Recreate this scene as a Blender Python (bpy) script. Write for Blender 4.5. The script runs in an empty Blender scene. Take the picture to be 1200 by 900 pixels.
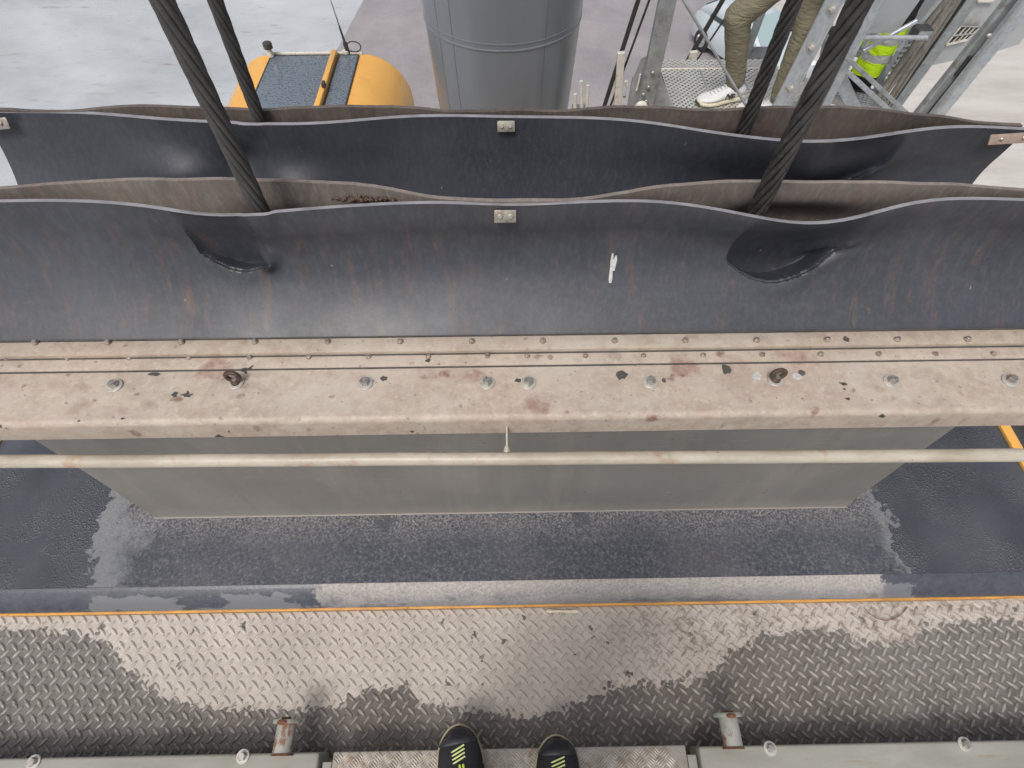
import bpy, bmesh, math, random
from mathutils import Vector, Matrix, noise as mnoise
random.seed(7)
R = math.radians
S = bpy.context.scene
COL = S.collection
# ------------------------------------------------------------------ camera
W0, H0, F0 = 1200.0, 900.0, 650.0
CAM = Vector((0.0, 0.0, 1.62)); TILT = R(33.2); YAW = R(-0.95)
cd = bpy.data.cameras.new('camera'); cam = bpy.data.objects.new('camera', cd); COL.objects.link(cam)
cam.location = CAM; cam.rotation_euler = (TILT, 0, YAW)
cd.sensor_fit = 'HORIZONTAL'; cd.sensor_width = 36.0; cd.lens = 36.0*F0/W0
cd.clip_start = 0.02; cd.clip_end = 6000
S.camera = cam
# ------------------------------------------------------------------ light
SUN_EL, SUN_AZ = R(58), R(205)      # azimuth clockwise from +Y
w = bpy.data.worlds.new('World'); S.world = w; w.use_nodes = True
wn = w.node_tree.nodes; wl = w.node_tree.links
bg = wn['Background']; sky = wn.new('ShaderNodeTexSky'); sky.sky_type = 'NISHITA'; sky.sun_disc = False
sky.sun_elevation = SUN_EL; sky.sun_rotation = SUN_AZ
sky.air_density = 1.0; sky.dust_density = 6.0; sky.ozone_density = 0.6
hs = wn.new('ShaderNodeHueSaturation'); hs.inputs['Saturation'].default_value = 0.48
wl.new(sky.outputs[0], hs.inputs['Color']); wl.new(hs.outputs[0], bg.inputs['Color'])
bg.inputs['Strength'].default_value = 0.138
sd = bpy.data.lights.new('sun', 'SUN'); sd.energy = 1.3; sd.angle = R(17); sd.color = (1.0, 0.965, 0.92)
so = bpy.data.objects.new('sun', sd); COL.objects.link(so)
sdir = Vector((math.sin(SUN_AZ)*math.cos(SUN_EL), math.cos(SUN_AZ)*math.cos(SUN_EL), math.sin(SUN_EL)))
so.rotation_euler = sdir.to_track_quat('Z', 'Y').to_euler(); so.location = (0, 0, 30)
S.view_settings.view_transform = 'Standard'; S.view_settings.look = 'None'
S.view_settings.exposure = 0.0; S.view_settings.gamma = 1.0
S.render.engine = 'CYCLES'
try: S.cycles.max_bounces = 8
except Exception: pass

RZ = Matrix.Rotation(YAW, 3, 'Z')
def ray(px, py):
    f = Vector((0, math.sin(TILT), -math.cos(TILT))); u = Vector((0, math.cos(TILT), math.sin(TILT)))
    return RZ @ (f*F0 + Vector((1, 0, 0))*(px-W0/2) + u*(H0/2-py))
def at(px, py, z=None, Y=None):            # a spot of the photo on a real level or upright plane of the place
    d = ray(px, py)
    t = (z-CAM.z)/d.z if z is not None else (Y-CAM.y)/d.y
    return CAM + d*t

# ------------------------------------------------------------------ materials
class M:
    def __init__(s, name, rough=0.6, metal=0.0, base=(0.5, 0.5, 0.5), spec=None):
        s.m = bpy.data.materials.new(name); s.m.use_nodes = True
        s.t = s.m.node_tree; s.n = s.t.nodes; s.b = s.n['Principled BSDF']
        s.b.inputs['Base Color'].default_value = (*base, 1)
        s.b.inputs['Roughness'].default_value = rough; s.b.inputs['Metallic'].default_value = metal
        if spec is not None: s.b.inputs['Specular IOR Level'].default_value = spec
        s.g = s.n.new('ShaderNodeNewGeometry')
        s.pos = s.g.outputs['Position']
    def put(s, v, sock):
        if isinstance(v, (int, float)): sock.default_value = v
        elif isinstance(v, tuple): sock.default_value = (*v, 1) if len(sock.default_value) == 4 and len(v) == 3 else v
        else: s.t.links.new(v, sock)
    def map(s, scale=(1, 1, 1), rot=(0, 0, 0), loc=(0, 0, 0), src=None):
        q = s.n.new('ShaderNodeMapping'); s.put(src or s.pos, q.inputs['Vector'])
        q.inputs['Scale'].default_value = scale; q.inputs['Rotation'].default_value = rot; q.inputs['Location'].default_value = loc
        return q.outputs[0]
    def noise(s, scale, detail=4, rough=0.6, vec=None, dist=0.0):
        q = s.n.new('ShaderNodeTexNoise'); s.put(vec or s.pos, q.inputs['Vector'])
        q.inputs['Scale'].default_value = scale; q.inputs['Detail'].default_value = detail
        q.inputs['Roughness'].default_value = rough; q.inputs['Distortion'].default_value = dist
        return q.outputs['Fac']
    def voro(s, scale, vec=None, feature='F1', rnd=1.0):
        q = s.n.new('ShaderNodeTexVoronoi'); s.put(vec or s.pos, q.inputs['Vector'])
        q.feature = feature; q.inputs['Scale'].default_value = scale; q.inputs['Randomness'].default_value = rnd
        return q.outputs['Distance']
    def spots(s, scale, keep, rad, vec=None, wob=0.35):   # separate roundish stains, a share 'keep' of the cells
        base = vec or s.pos
        nz = s.n.new('ShaderNodeTexNoise'); s.put(base, nz.inputs['Vector']); nz.inputs['Scale'].default_value = scale*1.6; nz.inputs['Detail'].default_value = 3
        ad = s.n.new('ShaderNodeVectorMath'); ad.operation = 'MULTIPLY_ADD'; s.t.links.new(nz.outputs['Color'], ad.inputs[0])
        ad.inputs[1].default_value = (wob/scale,)*3; s.put(base, ad.inputs[2])
        q = s.n.new('ShaderNodeTexVoronoi'); s.t.links.new(ad.outputs[0], q.inputs['Vector']); q.inputs['Scale'].default_value = scale
        c = s.n.new('ShaderNodeSeparateColor'); s.t.links.new(q.outputs['Color'], c.inputs[0])
        on = s.rng(c.outputs[0], 1-keep, 1-keep+0.001); r_ = s.math('MULTIPLY', s.rng(c.outputs[1], 0, 1, 0.35, 1.0), rad)
        d = s.math('SUBTRACT', r_, q.outputs['Distance'])
        return s.math('MULTIPLY', s.math('MULTIPLY', s.rng(d, -0.02, 0.10), on), s.rng(c.outputs[2], 0, 1, 0.35, 1.0))
    def ramp(s, fac, *stops):                # stops (pos, value or colour)
        q = s.n.new('ShaderNodeValToRGB'); s.put(fac, q.inputs['Fac']); e = q.color_ramp.elements
        for i, (p, c) in enumerate(stops):
            el = e[i] if i < len(e) and i < 2 else e.new(p)
            el.position = p; el.color = (*c, 1) if isinstance(c, tuple) else (c, c, c, 1)
        return q.outputs['Color']
    def mix(s, fac, a, b, mode='MIX'):
        q = s.n.new('ShaderNodeMix'); q.data_type = 'RGBA'; q.blend_type = mode
        s.put(fac, q.inputs[0]); s.put(a, q.inputs[6]); s.put(b, q.inputs[7])
        return q.outputs[2]
    def math(s, op, a, b=0.0, clamp=False):
        q = s.n.new('ShaderNodeMath'); q.operation = op; q.use_clamp = clamp
        s.put(a, q.inputs[0]); s.put(b, q.inputs[1]); return q.outputs[0]
    def sep(s, src=None):
        q = s.n.new('ShaderNodeSeparateXYZ'); s.put(src or s.pos, q.inputs[0]); return q.outputs
    def rng(s, v, a, b, c=0.0, d=1.0):
        q = s.n.new('ShaderNodeMapRange'); s.put(v, q.inputs[0])
        for i, x in enumerate((a, b, c, d)): q.inputs[i+1].default_value = x
        return q.outputs[0]
    def curve(s, v, pts):                    # pts in 0..1
        q = s.n.new('ShaderNodeFloatCurve'); s.put(v, q.inputs['Value']); c = q.mapping.curves[0]
        for i, p in enumerate(pts):
            if i == 0: c.points[0].location = p
            elif i == len(pts)-1: c.points[-1].location = p
            else: c.points.new(*p)
        for p in c.points: p.handle_type = 'VECTOR'
        q.mapping.update(); return q.outputs[0]
    def color(s, v): s.put(v, s.b.inputs['Base Color']); return s
    def roughness(s, v): s.put(v, s.b.inputs['Roughness']); return s
    def bump(s, h, strength=0.3, dist=0.01, prev=None):
        q = s.n.new('ShaderNodeBump'); q.inputs['Strength'].default_value = strength; q.inputs['Distance'].default_value = dist
        s.put(h, q.inputs['Height'])
        if prev is not None: s.put(prev, q.inputs['Normal'])
        s.put(q.outputs[0], s.b.inputs['Normal']); return q.outputs[0]
MAT = {}
def mk(name, *a, **k):
    m = M(name, *a, **k); MAT[name] = m.m; return m

def simple(name, base, rough=0.6, metal=0.0, var=0.15, scale=25, bump=0.0, spec=None, dirt=None, dirt_scale=9, lo=0.55, hi=0.7):
    m = mk(name, rough=rough, metal=metal, spec=spec)
    n = m.noise(scale, 5)
    a = tuple(c*(1-var) for c in base); b = tuple(min(1, c*(1+var)) for c in base)
    c = m.ramp(n, (0.3, a), (0.7, b))
    if dirt: c = m.mix(m.ramp(m.noise(dirt_scale, 6, 0.65), (lo, 0.0), (hi, 1.0)), c, dirt)
    m.color(c); m.roughness(m.rng(m.noise(scale*0.6, 3), 0.3, 0.7, max(0, rough-0.1), min(1, rough+0.1)))
    if bump: m.bump(m.noise(scale*4, 4), bump, 0.004)
    return m

# ground
m = mk('wet_concrete', rough=0.35)
n1 = m.noise(0.22, 8, 0.62, m.map((1, 1.5, 1), (0, 0, R(35))), 0.3); n2 = m.noise(1.3, 6, 0.65, m.map((1, 3, 1), (0, 0, R(40))))
c = m.ramp(n1, (0.30, (0.35, 0.37, 0.385)), (0.5, (0.45, 0.475, 0.495)), (0.70, (0.55, 0.575, 0.595)))
c = m.mix(m.ramp(n2, (0.58, 0.0), (0.75, 0.55)), c, (0.30, 0.285, 0.26))
c = m.mix(m.ramp(m.noise(0.5, 6, 0.7, m.map((1, 6, 1), (0, 0, R(50)))), (0.60, 0.0), (0.70, 0.8)), c, (0.22, 0.20, 0.17))
m.color(c); m.roughness(m.ramp(n1, (0.35, 0.45), (0.6, 0.16))); m.bump(m.noise(6, 4), 0.05, 0.02)
m = mk('block_paving', rough=0.7)
q = m.n.new('ShaderNodeTexBrick'); m.put(m.map((1, 1, 1), (0, 0, R(43))), q.inputs['Vector'])
q.inputs['Scale'].default_value = 2.4; q.inputs['Color1'].default_value = (0.36, 0.33, 0.34, 1); q.inputs['Color2'].default_value = (0.44, 0.405, 0.41, 1)
q.inputs['Mortar'].default_value = (0.25, 0.24, 0.24, 1); q.inputs['Mortar Size'].default_value = 0.022; q.offset = 0.5
c = m.mix(0.8, q.outputs['Color'], m.ramp(m.noise(0.35, 6, 0.7), (0.3, (0.20, 0.19, 0.20)), (0.75, (0.37, 0.35, 0.36))), 'MIX')
c = m.mix(m.ramp(m.noise(1.1, 7, 0.7, m.map((1, 2, 1))), (0.55, 0.0), (0.7, 0.5)), c, (0.27, 0.24, 0.235))
m.color(c); m.roughness(m.ramp(m.noise(0.5, 4), (0.35, 0.75), (0.65, 0.42)))
m = mk('pale_concrete', rough=0.7)
n1 = m.noise(0.35, 7, 0.65, m.map((1, 3.5, 1), (0, 0, R(-12))))
c = m.ramp(n1, (0.3, (0.42, 0.395, 0.365)), (0.7, (0.60, 0.575, 0.54)))
m.color(c); m.roughness(m.ramp(n1, (0.4, 0.6), (0.6, 0.35)))

# dirty painted top of the trunk
def dirty_paint(name, base, pink, spotamt=1.0, flakes=True):
    m = mk(name, rough=0.55)
    c = m.ramp(m.noise(7, 7, 0.68), (0.30, tuple(x*0.82 for x in base)), (0.52, base), (0.75, tuple(min(1, x*1.14) for x in base)))
    c = m.mix(m.ramp(m.noise(4.5, 6, 0.7, m.map((1, 1.6, 1), loc=(3, 0, 0))), (0.44, 0.0), (0.68, 0.7)), c, pink)
    c = m.mix(m.ramp(m.noise(70, 5, 0.7), (0.56, 0.0), (0.78, 0.5)), c, tuple(x*0.55 for x in base))
    c = m.mix(m.ramp(m.noise(26, 6, 0.75, m.map((1, 1.2, 1), loc=(8, 3, 0))), (0.44, 0.0), (0.64, 0.6)), c, tuple(x*0.74 for x in pink))
    c = m.mix(m.ramp(m.noise(60, 5, 0.75, m.map(loc=(1, 9, 0))), (0.52, 0.0), (0.70, 0.65)), c, tuple(min(1, x*1.25) for x in base))
    c = m.mix(m.ramp(m.noise(3.2, 4, 0.6, m.map(loc=(2, 5, 0))), (0.50, 0.0), (0.70, 0.55)), c, (0.50, 0.455, 0.40))
    # rust blooms of different size
    fl = m.map((1, 1.25, 0.6))
    for sc, keep, rad, col, amt in ((9, 0.42, 0.36, (0.25, 0.135, 0.11), 0.75), (19, 0.30, 0.36, (0.19, 0.09, 0.07), 0.9), (38, 0.16, 0.36, (0.15, 0.075, 0.055), 0.9), (110, 0.08, 0.38, (0.10, 0.07, 0.055), 0.8)):
        c = m.mix(m.math('MULTIPLY', m.math('MULTIPLY', m.spots(sc, keep, rad, fl, 0.75), amt*spotamt), m.ramp(m.noise(sc*5, 4, 0.7), (0.36, 0.25), (0.58, 1.0))), c, col)
    if flakes:
        f = m.ramp(m.noise(17, 3, 0.55, m.map(loc=(13.3, 2.2, 0))), (0.70, 0.0), (0.706, 1.0))
        c = m.mix(f, c, (0.055, 0.052, 0.05))
        f2 = m.ramp(m.noise(12, 4, 0.6, m.map(loc=(4.1, 7.2, 0))), (0.64, 0.0), (0.74, 0.5))
        c = m.mix(f2, c, (0.55, 0.54, 0.53))
    m.color(c); m.roughness(m.rng(m.noise(20, 4), 0.3, 0.7, 0.42, 0.72))
    b = m.bump(m.noise(160, 4), 0.16, 0.002); m.bump(m.noise(16, 4), 0.12, 0.004, b)
    return m
dirty_paint('dirty_beige_paint', (0.445, 0.388, 0.325), (0.42, 0.32, 0.262))
dirty_paint('clamp_paint', (0.42, 0.365, 0.30), (0.40, 0.30, 0.235), 0.7, False)
m = mk('pipe_paint', rough=0.4)
c = m.ramp(m.noise(9, 5, 0.65, m.map((1, 3, 3))), (0.3, (0.33, 0.29, 0.22)), (0.6, (0.46, 0.42, 0.35)))
c = m.mix(m.ramp(m.noise(22, 5, 0.65), (0.55, 0.0), (0.66, 0.6)), c, (0.36, 0.22, 0.14))
c = m.mix(m.ramp(m.noise(40, 4, 0.6), (0.70, 0.0), (0.73, 0.9)), c, (0.07, 0.06, 0.05))
m.color(c); m.bump(m.noise(60, 3), 0.1, 0.003)
m = mk('olive_grey_paint', rough=0.5)
c = m.ramp(m.noise(3, 6, 0.6), (0.3, (0.178, 0.170, 0.158)), (0.7, (0.238, 0.228, 0.214)))
c = m.mix(m.ramp(m.noise(4, 7, 0.72, m.map((2.2, 1, 0.35))), (0.50, 0.0), (0.72, 0.5)), c, (0.30, 0.285, 0.26))
c = m.mix(m.ramp(m.noise(7, 6, 0.7, m.map((3.5, 1, 0.3), loc=(4, 0, 2))), (0.55, 0.0), (0.75, 0.3)), c, (0.14, 0.13, 0.115))
c = m.mix(m.ramp(m.noise(30, 5, 0.7, m.map((0.35, 1, 3.0), (0, R(35), 0))), (0.62, 0.0), (0.72, 0.6)), c, (0.38, 0.37, 0.345))
low = m.rng(m.math('ADD', m.sep()[2], m.math('MULTIPLY', m.noise(9, 5, 0.7, m.map((2.5, 1, 0.5))), -0.14)), -0.10, -0.02, 1.0, 0.0)
c = m.mix(m.math('MULTIPLY', low, 0.55), c, (0.31, 0.285, 0.25))
c = m.mix(m.math('MULTIPLY', m.spots(40, 0.10, 0.3), 0.8), c, (0.15, 0.09, 0.065))
m.color(c); m.bump(m.noise(120, 3), 0.06, 0.002)

# rubber
def rubber(name, dark, light, rusty, streak, rough=0.42):
    m = mk(name, rough=rough)
    z = m.sep()
    n = m.noise(4, 6, 0.65); sv = m.map((24, 3, 2.6))
    c = m.ramp(n, (0.3, dark), (0.7, light))
    c = m.mix(m.ramp(m.noise(90, 5, 0.75, m.map((1, 1, 0.35))), (0.45, 0.0), (0.8, 0.5)), c, tuple(x*1.7 for x in light))
    f = m.ramp(m.noise(1.5, 6, 0.7, sv), (0.50, 0.0), (0.70, streak*0.8))
    f = m.math('MULTIPLY', f, m.ramp(m.noise(26, 6, 0.75, m.map((1.6, 1, 0.5))), (0.42, 0.0), (0.62, 1.0)))
    if name == 'black_rubber': f = m.math('MULTIPLY', f, m.rng(z[2], 0.93, 0.74, 0.3, 1.5), True)
    c = m.mix(f, c, rusty)
    f = m.ramp(m.noise(3.0, 4, 0.6, m.map((14, 3, 2.6), (0, 0, 0), (2, 0, 5))), (0.62, 0.0), (0.72, streak))
    f = m.math('MULTIPLY', f, m.ramp(m.noise(55, 5, 0.7), (0.4, 0.1), (0.6, 1.0)))
    c = m.mix(m.math('MULTIPLY', f, 0.75), c, (0.17, 0.085, 0.055))
    c = m.mix(m.ramp(m.noise(48, 3, 0.5, m.map(loc=(6, 3, 1))), (0.76, 0.0), (0.79, 0.5)), c, (0.35, 0.35, 0.35))
    m.color(c); m.roughness(m.rng(m.noise(6, 5), 0.3, 0.7, rough-0.06, rough+0.14))
    b = m.bump(m.noise(220, 4, 0.7, m.map((1, 1, 0.5))), 0.12, 0.0015); m.bump(m.noise(9, 5), 0.15, 0.006, b)
    return m
rubber('black_rubber', (0.033, 0.037, 0.046), (0.058, 0.063, 0.076), (0.14, 0.085, 0.064), 0.6, 0.38)
rubber('dark_rubber', (0.030, 0.034, 0.045), (0.050, 0.055, 0.069), (0.06, 0.045, 0.04), 0.2, 0.36)
rubber('dusty_rubber', (0.12, 0.105, 0.096), (0.235, 0.205, 0.185), (0.25, 0.15, 0.105), 0.8, 0.65)
rubber('grimy_rubber', (0.055, 0.048, 0.045), (0.15, 0.125, 0.11), (0.17, 0.095, 0.07), 0.9, 0.6)
simple('cut_rubber_edge', (0.24, 0.24, 0.255), 0.6, var=0.25, scale=20)
# rope
m = mk('greased_wire', rough=0.5, metal=0.15)
c = m.ramp(m.noise(30, 5, 0.7), (0.3, (0.020, 0.019, 0.019)), (0.7, (0.062, 0.058, 0.055)))
c = m.mix(m.ramp(m.noise(170, 3, 0.6), (0.6, 0.0), (0.72, 0.6)), c, (0.12, 0.112, 0.105)); m.color(c)
m.bump(m.noise(400, 3, 0.6, m.map((1, 1, 0.3))), 0.5, 0.002)
m = mk('caked_wire', rough=0.62, metal=0.1)
c = m.ramp(m.noise(26, 5, 0.7), (0.3, (0.042, 0.040, 0.039)), (0.7, (0.078, 0.074, 0.071))); m.color(c)
m.bump(m.noise(250, 3, 0.6), 0.4, 0.002)

# roof with wet and dry areas ---------------------------------------------
YR0 = at(600, 680, z=-0.03).y
m = mk('black_roof_coating', rough=0.4)
sx = m.sep()
wob = m.math('MULTIPLY', m.math('SUBTRACT', m.noise(7, 6, 0.65), 0.5), 0.34)
wob2 = m.math('MULTIPLY', m.math('SUBTRACT', m.noise(45, 4, 0.6), 0.5), 0.10)
xx = m.math('ADD', m.math('ADD', sx[0], wob), wob2)
wet = m.math('MAXIMUM', m.rng(xx, -1.20, -1.185), m.rng(xx, 1.19, 1.175))
wet = m.math('ADD', m.rng(xx, -1.235, -1.225, 1.0, 0.0), m.rng(xx, 1.165, 1.175, 0.0, 1.0), True)
dryc = m.ramp(m.noise(110, 5, 0.75), (0.36, (0.036, 0.040, 0.053)), (0.54, (0.074, 0.080, 0.100)), (0.72, (0.20, 0.20, 0.20)))
dryc = m.mix(m.math('MULTIPLY', m.rng(m.math('ADD', sx[1], m.math('MULTIPLY', m.noise(6, 4), 0.12)), 0.56, 0.66), m.ramp(m.noise(160, 3, 0.7), (0.45, 0.0), (0.62, 0.8))), dryc, (0.30, 0.29, 0.27))
dryc = m.mix(m.ramp(m.noise(3.5, 5, 0.65), (0.46, 0.0), (0.72, 0.35)), dryc, (0.14, 0.138, 0.145))
dryc = m.mix(m.ramp(m.noise(13, 6, 0.6), (0.66, 0.0), (0.72, 0.5)), dryc, (0.16, 0.10, 0.085))
wetc = m.ramp(m.noise(5, 5, 0.6), (0.3, (0.046, 0.051, 0.061)), (0.7, (0.080, 0.087, 0.102)))
halo = m.math('MULTIPLY', m.rng(m.math('ABSOLUTE', xx), 1.10, 1.17), m.math('SUBTRACT', 1.0, wet))
dryc = m.mix(m.math('MULTIPLY', halo, 0.6), dryc, (0.25, 0.26, 0.275))
patch = m.math('MULTIPLY', m.ramp(m.noise(9, 5, 0.65, m.map(loc=(1.3, 8.2, 0))), (0.645, 0.0), (0.66, 1.0)), 0.85)
wet = m.math('MAXIMUM', wet, patch)
c = m.mix(wet, dryc, wetc); m.color(c)
m.roughness(m.mix(wet, (0.75, 0.75, 0.75), m.ramp(m.noise(4, 4), (0.38, 0.14), (0.6, 0.42))))
beads = m.math('MAXIMUM', m.ramp(m.voro(130, m.map((1, 1, 0.0))), (0.12, 1.0), (0.45, 0.0)), m.math('MULTIPLY', m.ramp(m.voro(260, m.map((1, 1, 0.0))), (0.12, 1.0), (0.45, 0.0)), 0.5))
beads = m.math('MULTIPLY', beads, m.math('MULTIPLY', wet, m.ramp(m.noise(5, 5, 0.65, m.map(loc=(7, 1, 0))), (0.45, 0.04), (0.56, 1.0))))
b = m.bump(beads, 0.5, 0.005); m.bump(m.noise(190, 4, 0.7), 0.35, 0.003, b)
# dusty lip of the roof
m = mk('roof_lip_coating', rough=0.5)
sx = m.sep()
xx = m.math('ADD', sx[0], m.math('MULTIPLY', m.math('SUBTRACT', m.noise(22, 6, 0.65), 0.5), 0.16))
dust = m.math('MULTIPLY', m.rng(xx, -0.555, -0.54), m.rng(xx, 1.10, 1.085))
yy = m.math('ADD', sx[1], m.math('MULTIPLY', m.math('SUBTRACT', m.noise(18, 5, 0.65), 0.5), 0.05))
dust = m.math('MULTIPLY', dust, m.rng(yy, 0.348, 0.388, 0.25, 1.0), True)
dry = m.math('MULTIPLY', m.rng(xx, -1.20, -1.19), m.rng(xx, 1.19, 1.18)); dry = m.math('MULTIPLY', dry, m.rng(yy, 0.381, 0.379))
wetc = m.ramp(m.noise(60, 5, 0.7), (0.3, (0.045, 0.050, 0.066)), (0.7, (0.085, 0.092, 0.112)))
c = m.mix(m.math('MULTIPLY', dry, m.ramp(m.noise(7, 6, 0.65, m.map((0.8, 2.2, 2.2), loc=(0.4, 0, 0))), (0.44, 0.0), (0.47, 1.0))), wetc, (0.155, 0.162, 0.178))
dc = m.ramp(m.noise(120, 5, 0.75), (0.35, (0.24, 0.225, 0.215)), (0.65, (0.46, 0.43, 0.40)))
c = m.mix(dust, c, dc); m.color(c)
m.roughness(m.mix(dust, (0.28, 0.28, 0.28), (0.8, 0.8, 0.8))); m.bump(m.noise(150, 4, 0.7), 0.3, 0.003)
m = mk('yellow_edge_paint', rough=0.5)
c = m.ramp(m.noise(14, 6, 0.6, m.map((1, 6, 6))), (0.3, (0.36, 0.17, 0.05)), (0.6, (0.66, 0.34, 0.08)))
c = m.mix(m.ramp(m.noise(30, 5, 0.7), (0.62, 0.0), (0.72, 0.8)), c, (0.10, 0.05, 0.03)); m.color(c)
simple('yellow_paint', (0.76, 0.405, 0.095), 0.32, var=0.06, scale=3, dirt=(0.55, 0.3, 0.08), dirt_scale=5, lo=0.6, hi=0.8)

# tread plate with a dry patch --------------------------------------------
ZT = -0.10
bnd = [(-320, 735), (0, 735), (60, 737), (125, 745), (150, 785), (200, 818), (255, 829), (350, 831), (400, 824), (430, 805), (480, 803), (495, 822), (560, 833),
       (630, 838), (690, 818), (720, 800), (790, 797), (830, 790), (850, 765), (895, 742), (935, 737), (985, 735), (1000, 752), (1060, 752), (1078, 735), (1110, 727), (1200, 726), (1520, 726)]
XA, XB, YA, YB = -1.5, 1.5, 0.0, 0.4
bpts = []
for px, py in bnd:
    p = at(px, py, z=ZT)
    bpts.append((min(1, max(0, (p.x-XA)/(XB-XA))), min(1, max(0, (p.y-YA)/(YB-YA)))))
bpts = sorted(bpts); bpts[0] = (0.0, bpts[0][1]); bpts[-1] = (1.0, bpts[-1][1])
m = mk('tread_plate_paint', rough=0.5)
sx = m.sep()
edge = m.curve(m.rng(sx[0], XA, XB), bpts)
yv = m.rng(sx[1], YA, YB)
yv = m.math('ADD', yv, m.math('MULTIPLY', m.math('SUBTRACT', m.noise(30, 5, 0.6), 0.5), 0.19))
yv = m.math('ADD', yv, m.math('MULTIPLY', m.math('SUBTRACT', m.voro(62, m.map((1, 1, 0), (0, 0, R(45)))), 0.4), 0.09))
dif = m.math('SUBTRACT', yv, edge)
zrise = m.rng(sx[2], ZT, ZT+0.004)
dry = m.rng(dif, -0.004, 0.006)
dry = m.math('MULTIPLY', dry, m.ramp(m.noise(21, 4, 0.6, m.map(loc=(5.5, 1.2, 0))), (0.335, 0.0), (0.345, 1.0)))
dryc = m.ramp(m.noise(6, 6, 0.65), (0.3, (0.385, 0.345, 0.31)), (0.7, (0.505, 0.458, 0.415)))
dryc = m.mix(m.ramp(m.noise(60, 5, 0.7), (0.55, 0.0), (0.75, 0.6)), dryc, (0.24, 0.20, 0.175))
dryc = m.mix(m.math('MULTIPLY', m.rng(sx[0], 0.25, 0.42), m.ramp(m.noise(45, 6, 0.72), (0.50, 0.0), (0.62, 0.7))), dryc, (0.16, 0.115, 0.09))
wetc = m.ramp(m.noise(5, 6, 0.65), (0.3, (0.092, 0.077, 0.066)), (0.7, (0.185, 0.163, 0.143)))
ax = m.math('ABSOLUTE', sx[0])
wetc = m.mix(m.rng(ax, 0.35, 1.1, 0.0, 0.75), wetc, m.ramp(m.noise(40, 5), (0.3, (0.14, 0.132, 0.122)), (0.7, (0.23, 0.22, 0.205))))
mud = m.math('MULTIPLY', m.rng(sx[1], 0.17, 0.02), m.ramp(m.noise(9, 5, 0.65), (0.42, 0.0), (0.62, 0.75)))
wetc = m.mix(mud, wetc, (0.062, 0.050, 0.040))
wetc = m.mix(m.math('MULTIPLY', m.ramp(m.noise(26, 5, 0.7, m.map(loc=(2, 2, 2))), (0.57, 0.0), (0.66, 0.8)), m.rng(sx[1], 0.26, 0.05)), wetc, (0.085, 0.066, 0.052))
worn = m.math('MULTIPLY', zrise, m.ramp(m.noise(60, 3), (0.4, 0.2), (0.6, 0.8)))
wetc = m.mix(worn, wetc, (0.40, 0.37, 0.33))
c = m.mix(dry, wetc, dryc); m.color(c)
m.roughness(m.mix(dry, m.ramp(m.noise(12, 4), (0.4, 0.13), (0.6, 0.32)), (0.75, 0.75, 0.75)))
m.bump(m.noise(130, 4, 0.7), 0.25, 0.0025)
m = mk('aluminium_tread', rough=0.42, metal=0.55)
c = m.ramp(m.noise(18, 6, 0.7), (0.3, (0.36, 0.31, 0.255)), (0.55, (0.52, 0.48, 0.42)), (0.75, (0.62, 0.60, 0.56)))
c = m.mix(m.ramp(m.noise(30, 5, 0.7), (0.56, 0.0), (0.68, 0.7)), c, (0.33, 0.21, 0.13)); m.color(c)
m = mk('grey_green_paint', rough=0.48)
c = m.ramp(m.noise(4, 6, 0.65, m.map((1, 3, 1), (0, 0, R(25)))), (0.3, (0.25, 0.248, 0.213)), (0.7, (0.36, 0.356, 0.32)))
c = m.mix(m.ramp(m.noise(7, 6, 0.7, m.map((0.8, 7, 1), (0, 0, R(-18)))), (0.60, 0.0), (0.68, 0.6)), c, (0.26, 0.19, 0.13)); m.color(c)
m.bump(m.noise(90, 3), 0.08, 0.002)
m = mk('rust_streaked_paint', rough=0.55)
c = m.ramp(m.noise(16, 5, 0.65), (0.3, (0.24, 0.25, 0.225)), (0.7, (0.37, 0.37, 0.335)))
c = m.mix(m.ramp(m.noise(26, 5, 0.7, m.map((1, 0.4, 1))), (0.54, 0.0), (0.60, 0.95)), c, (0.20, 0.085, 0.045)); m.color(c)
simple('rust', (0.17, 0.075, 0.04), 0.85, var=0.5, scale=80, bump=0.4)
simple('rusty_forged_steel', (0.095, 0.062, 0.045), 0.6, metal=0.2, var=0.35, scale=60, bump=0.3)
simple('bolt_steel', (0.45, 0.43, 0.40), 0.36, 0.75, var=0.25, scale=160, dirt=(0.25, 0.16, 0.11), dirt_scale=120, lo=0.5, hi=0.7)
simple('dull_bolt', (0.34, 0.28, 0.235), 0.5, 0.35, var=0.3, scale=150, dirt=(0.17, 0.10, 0.07), dirt_scale=130, lo=0.5, hi=0.65)
simple('stainless', (0.47, 0.455, 0.42), 0.5, 0.3, var=0.12, scale=40, dirt=(0.33, 0.27, 0.2), dirt_scale=60, lo=0.58, hi=0.7)
simple('clip_steel', (0.27, 0.26, 0.225), 0.5, 0.3, var=0.2, scale=60, dirt=(0.17, 0.13, 0.10), dirt_scale=50, lo=0.5, hi=0.65)
simple('brown_clip', (0.33, 0.25, 0.205), 0.55, 0.2, var=0.2, scale=50)
m = mk('galvanised', rough=0.42, metal=0.45)
c = m.ramp(m.voro(38), (0.1, (0.35, 0.385, 0.41)), (0.6, (0.47, 0.50, 0.525)))
c = m.mix(m.ramp(m.noise(8, 5, 0.65), (0.4, 0.0), (0.7, 0.65)), c, (0.30, 0.325, 0.34)); m.color(c); m.roughness(m.rng(m.noise(15, 3), 0.3, 0.7, 0.33, 0.55))
simple('galvanised_dark', (0.30, 0.325, 0.335), 0.5, 0.3, var=0.2, scale=18, dirt=(0.18, 0.18, 0.17), dirt_scale=14)
m = mk('tower_grey', rough=0.30)
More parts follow.
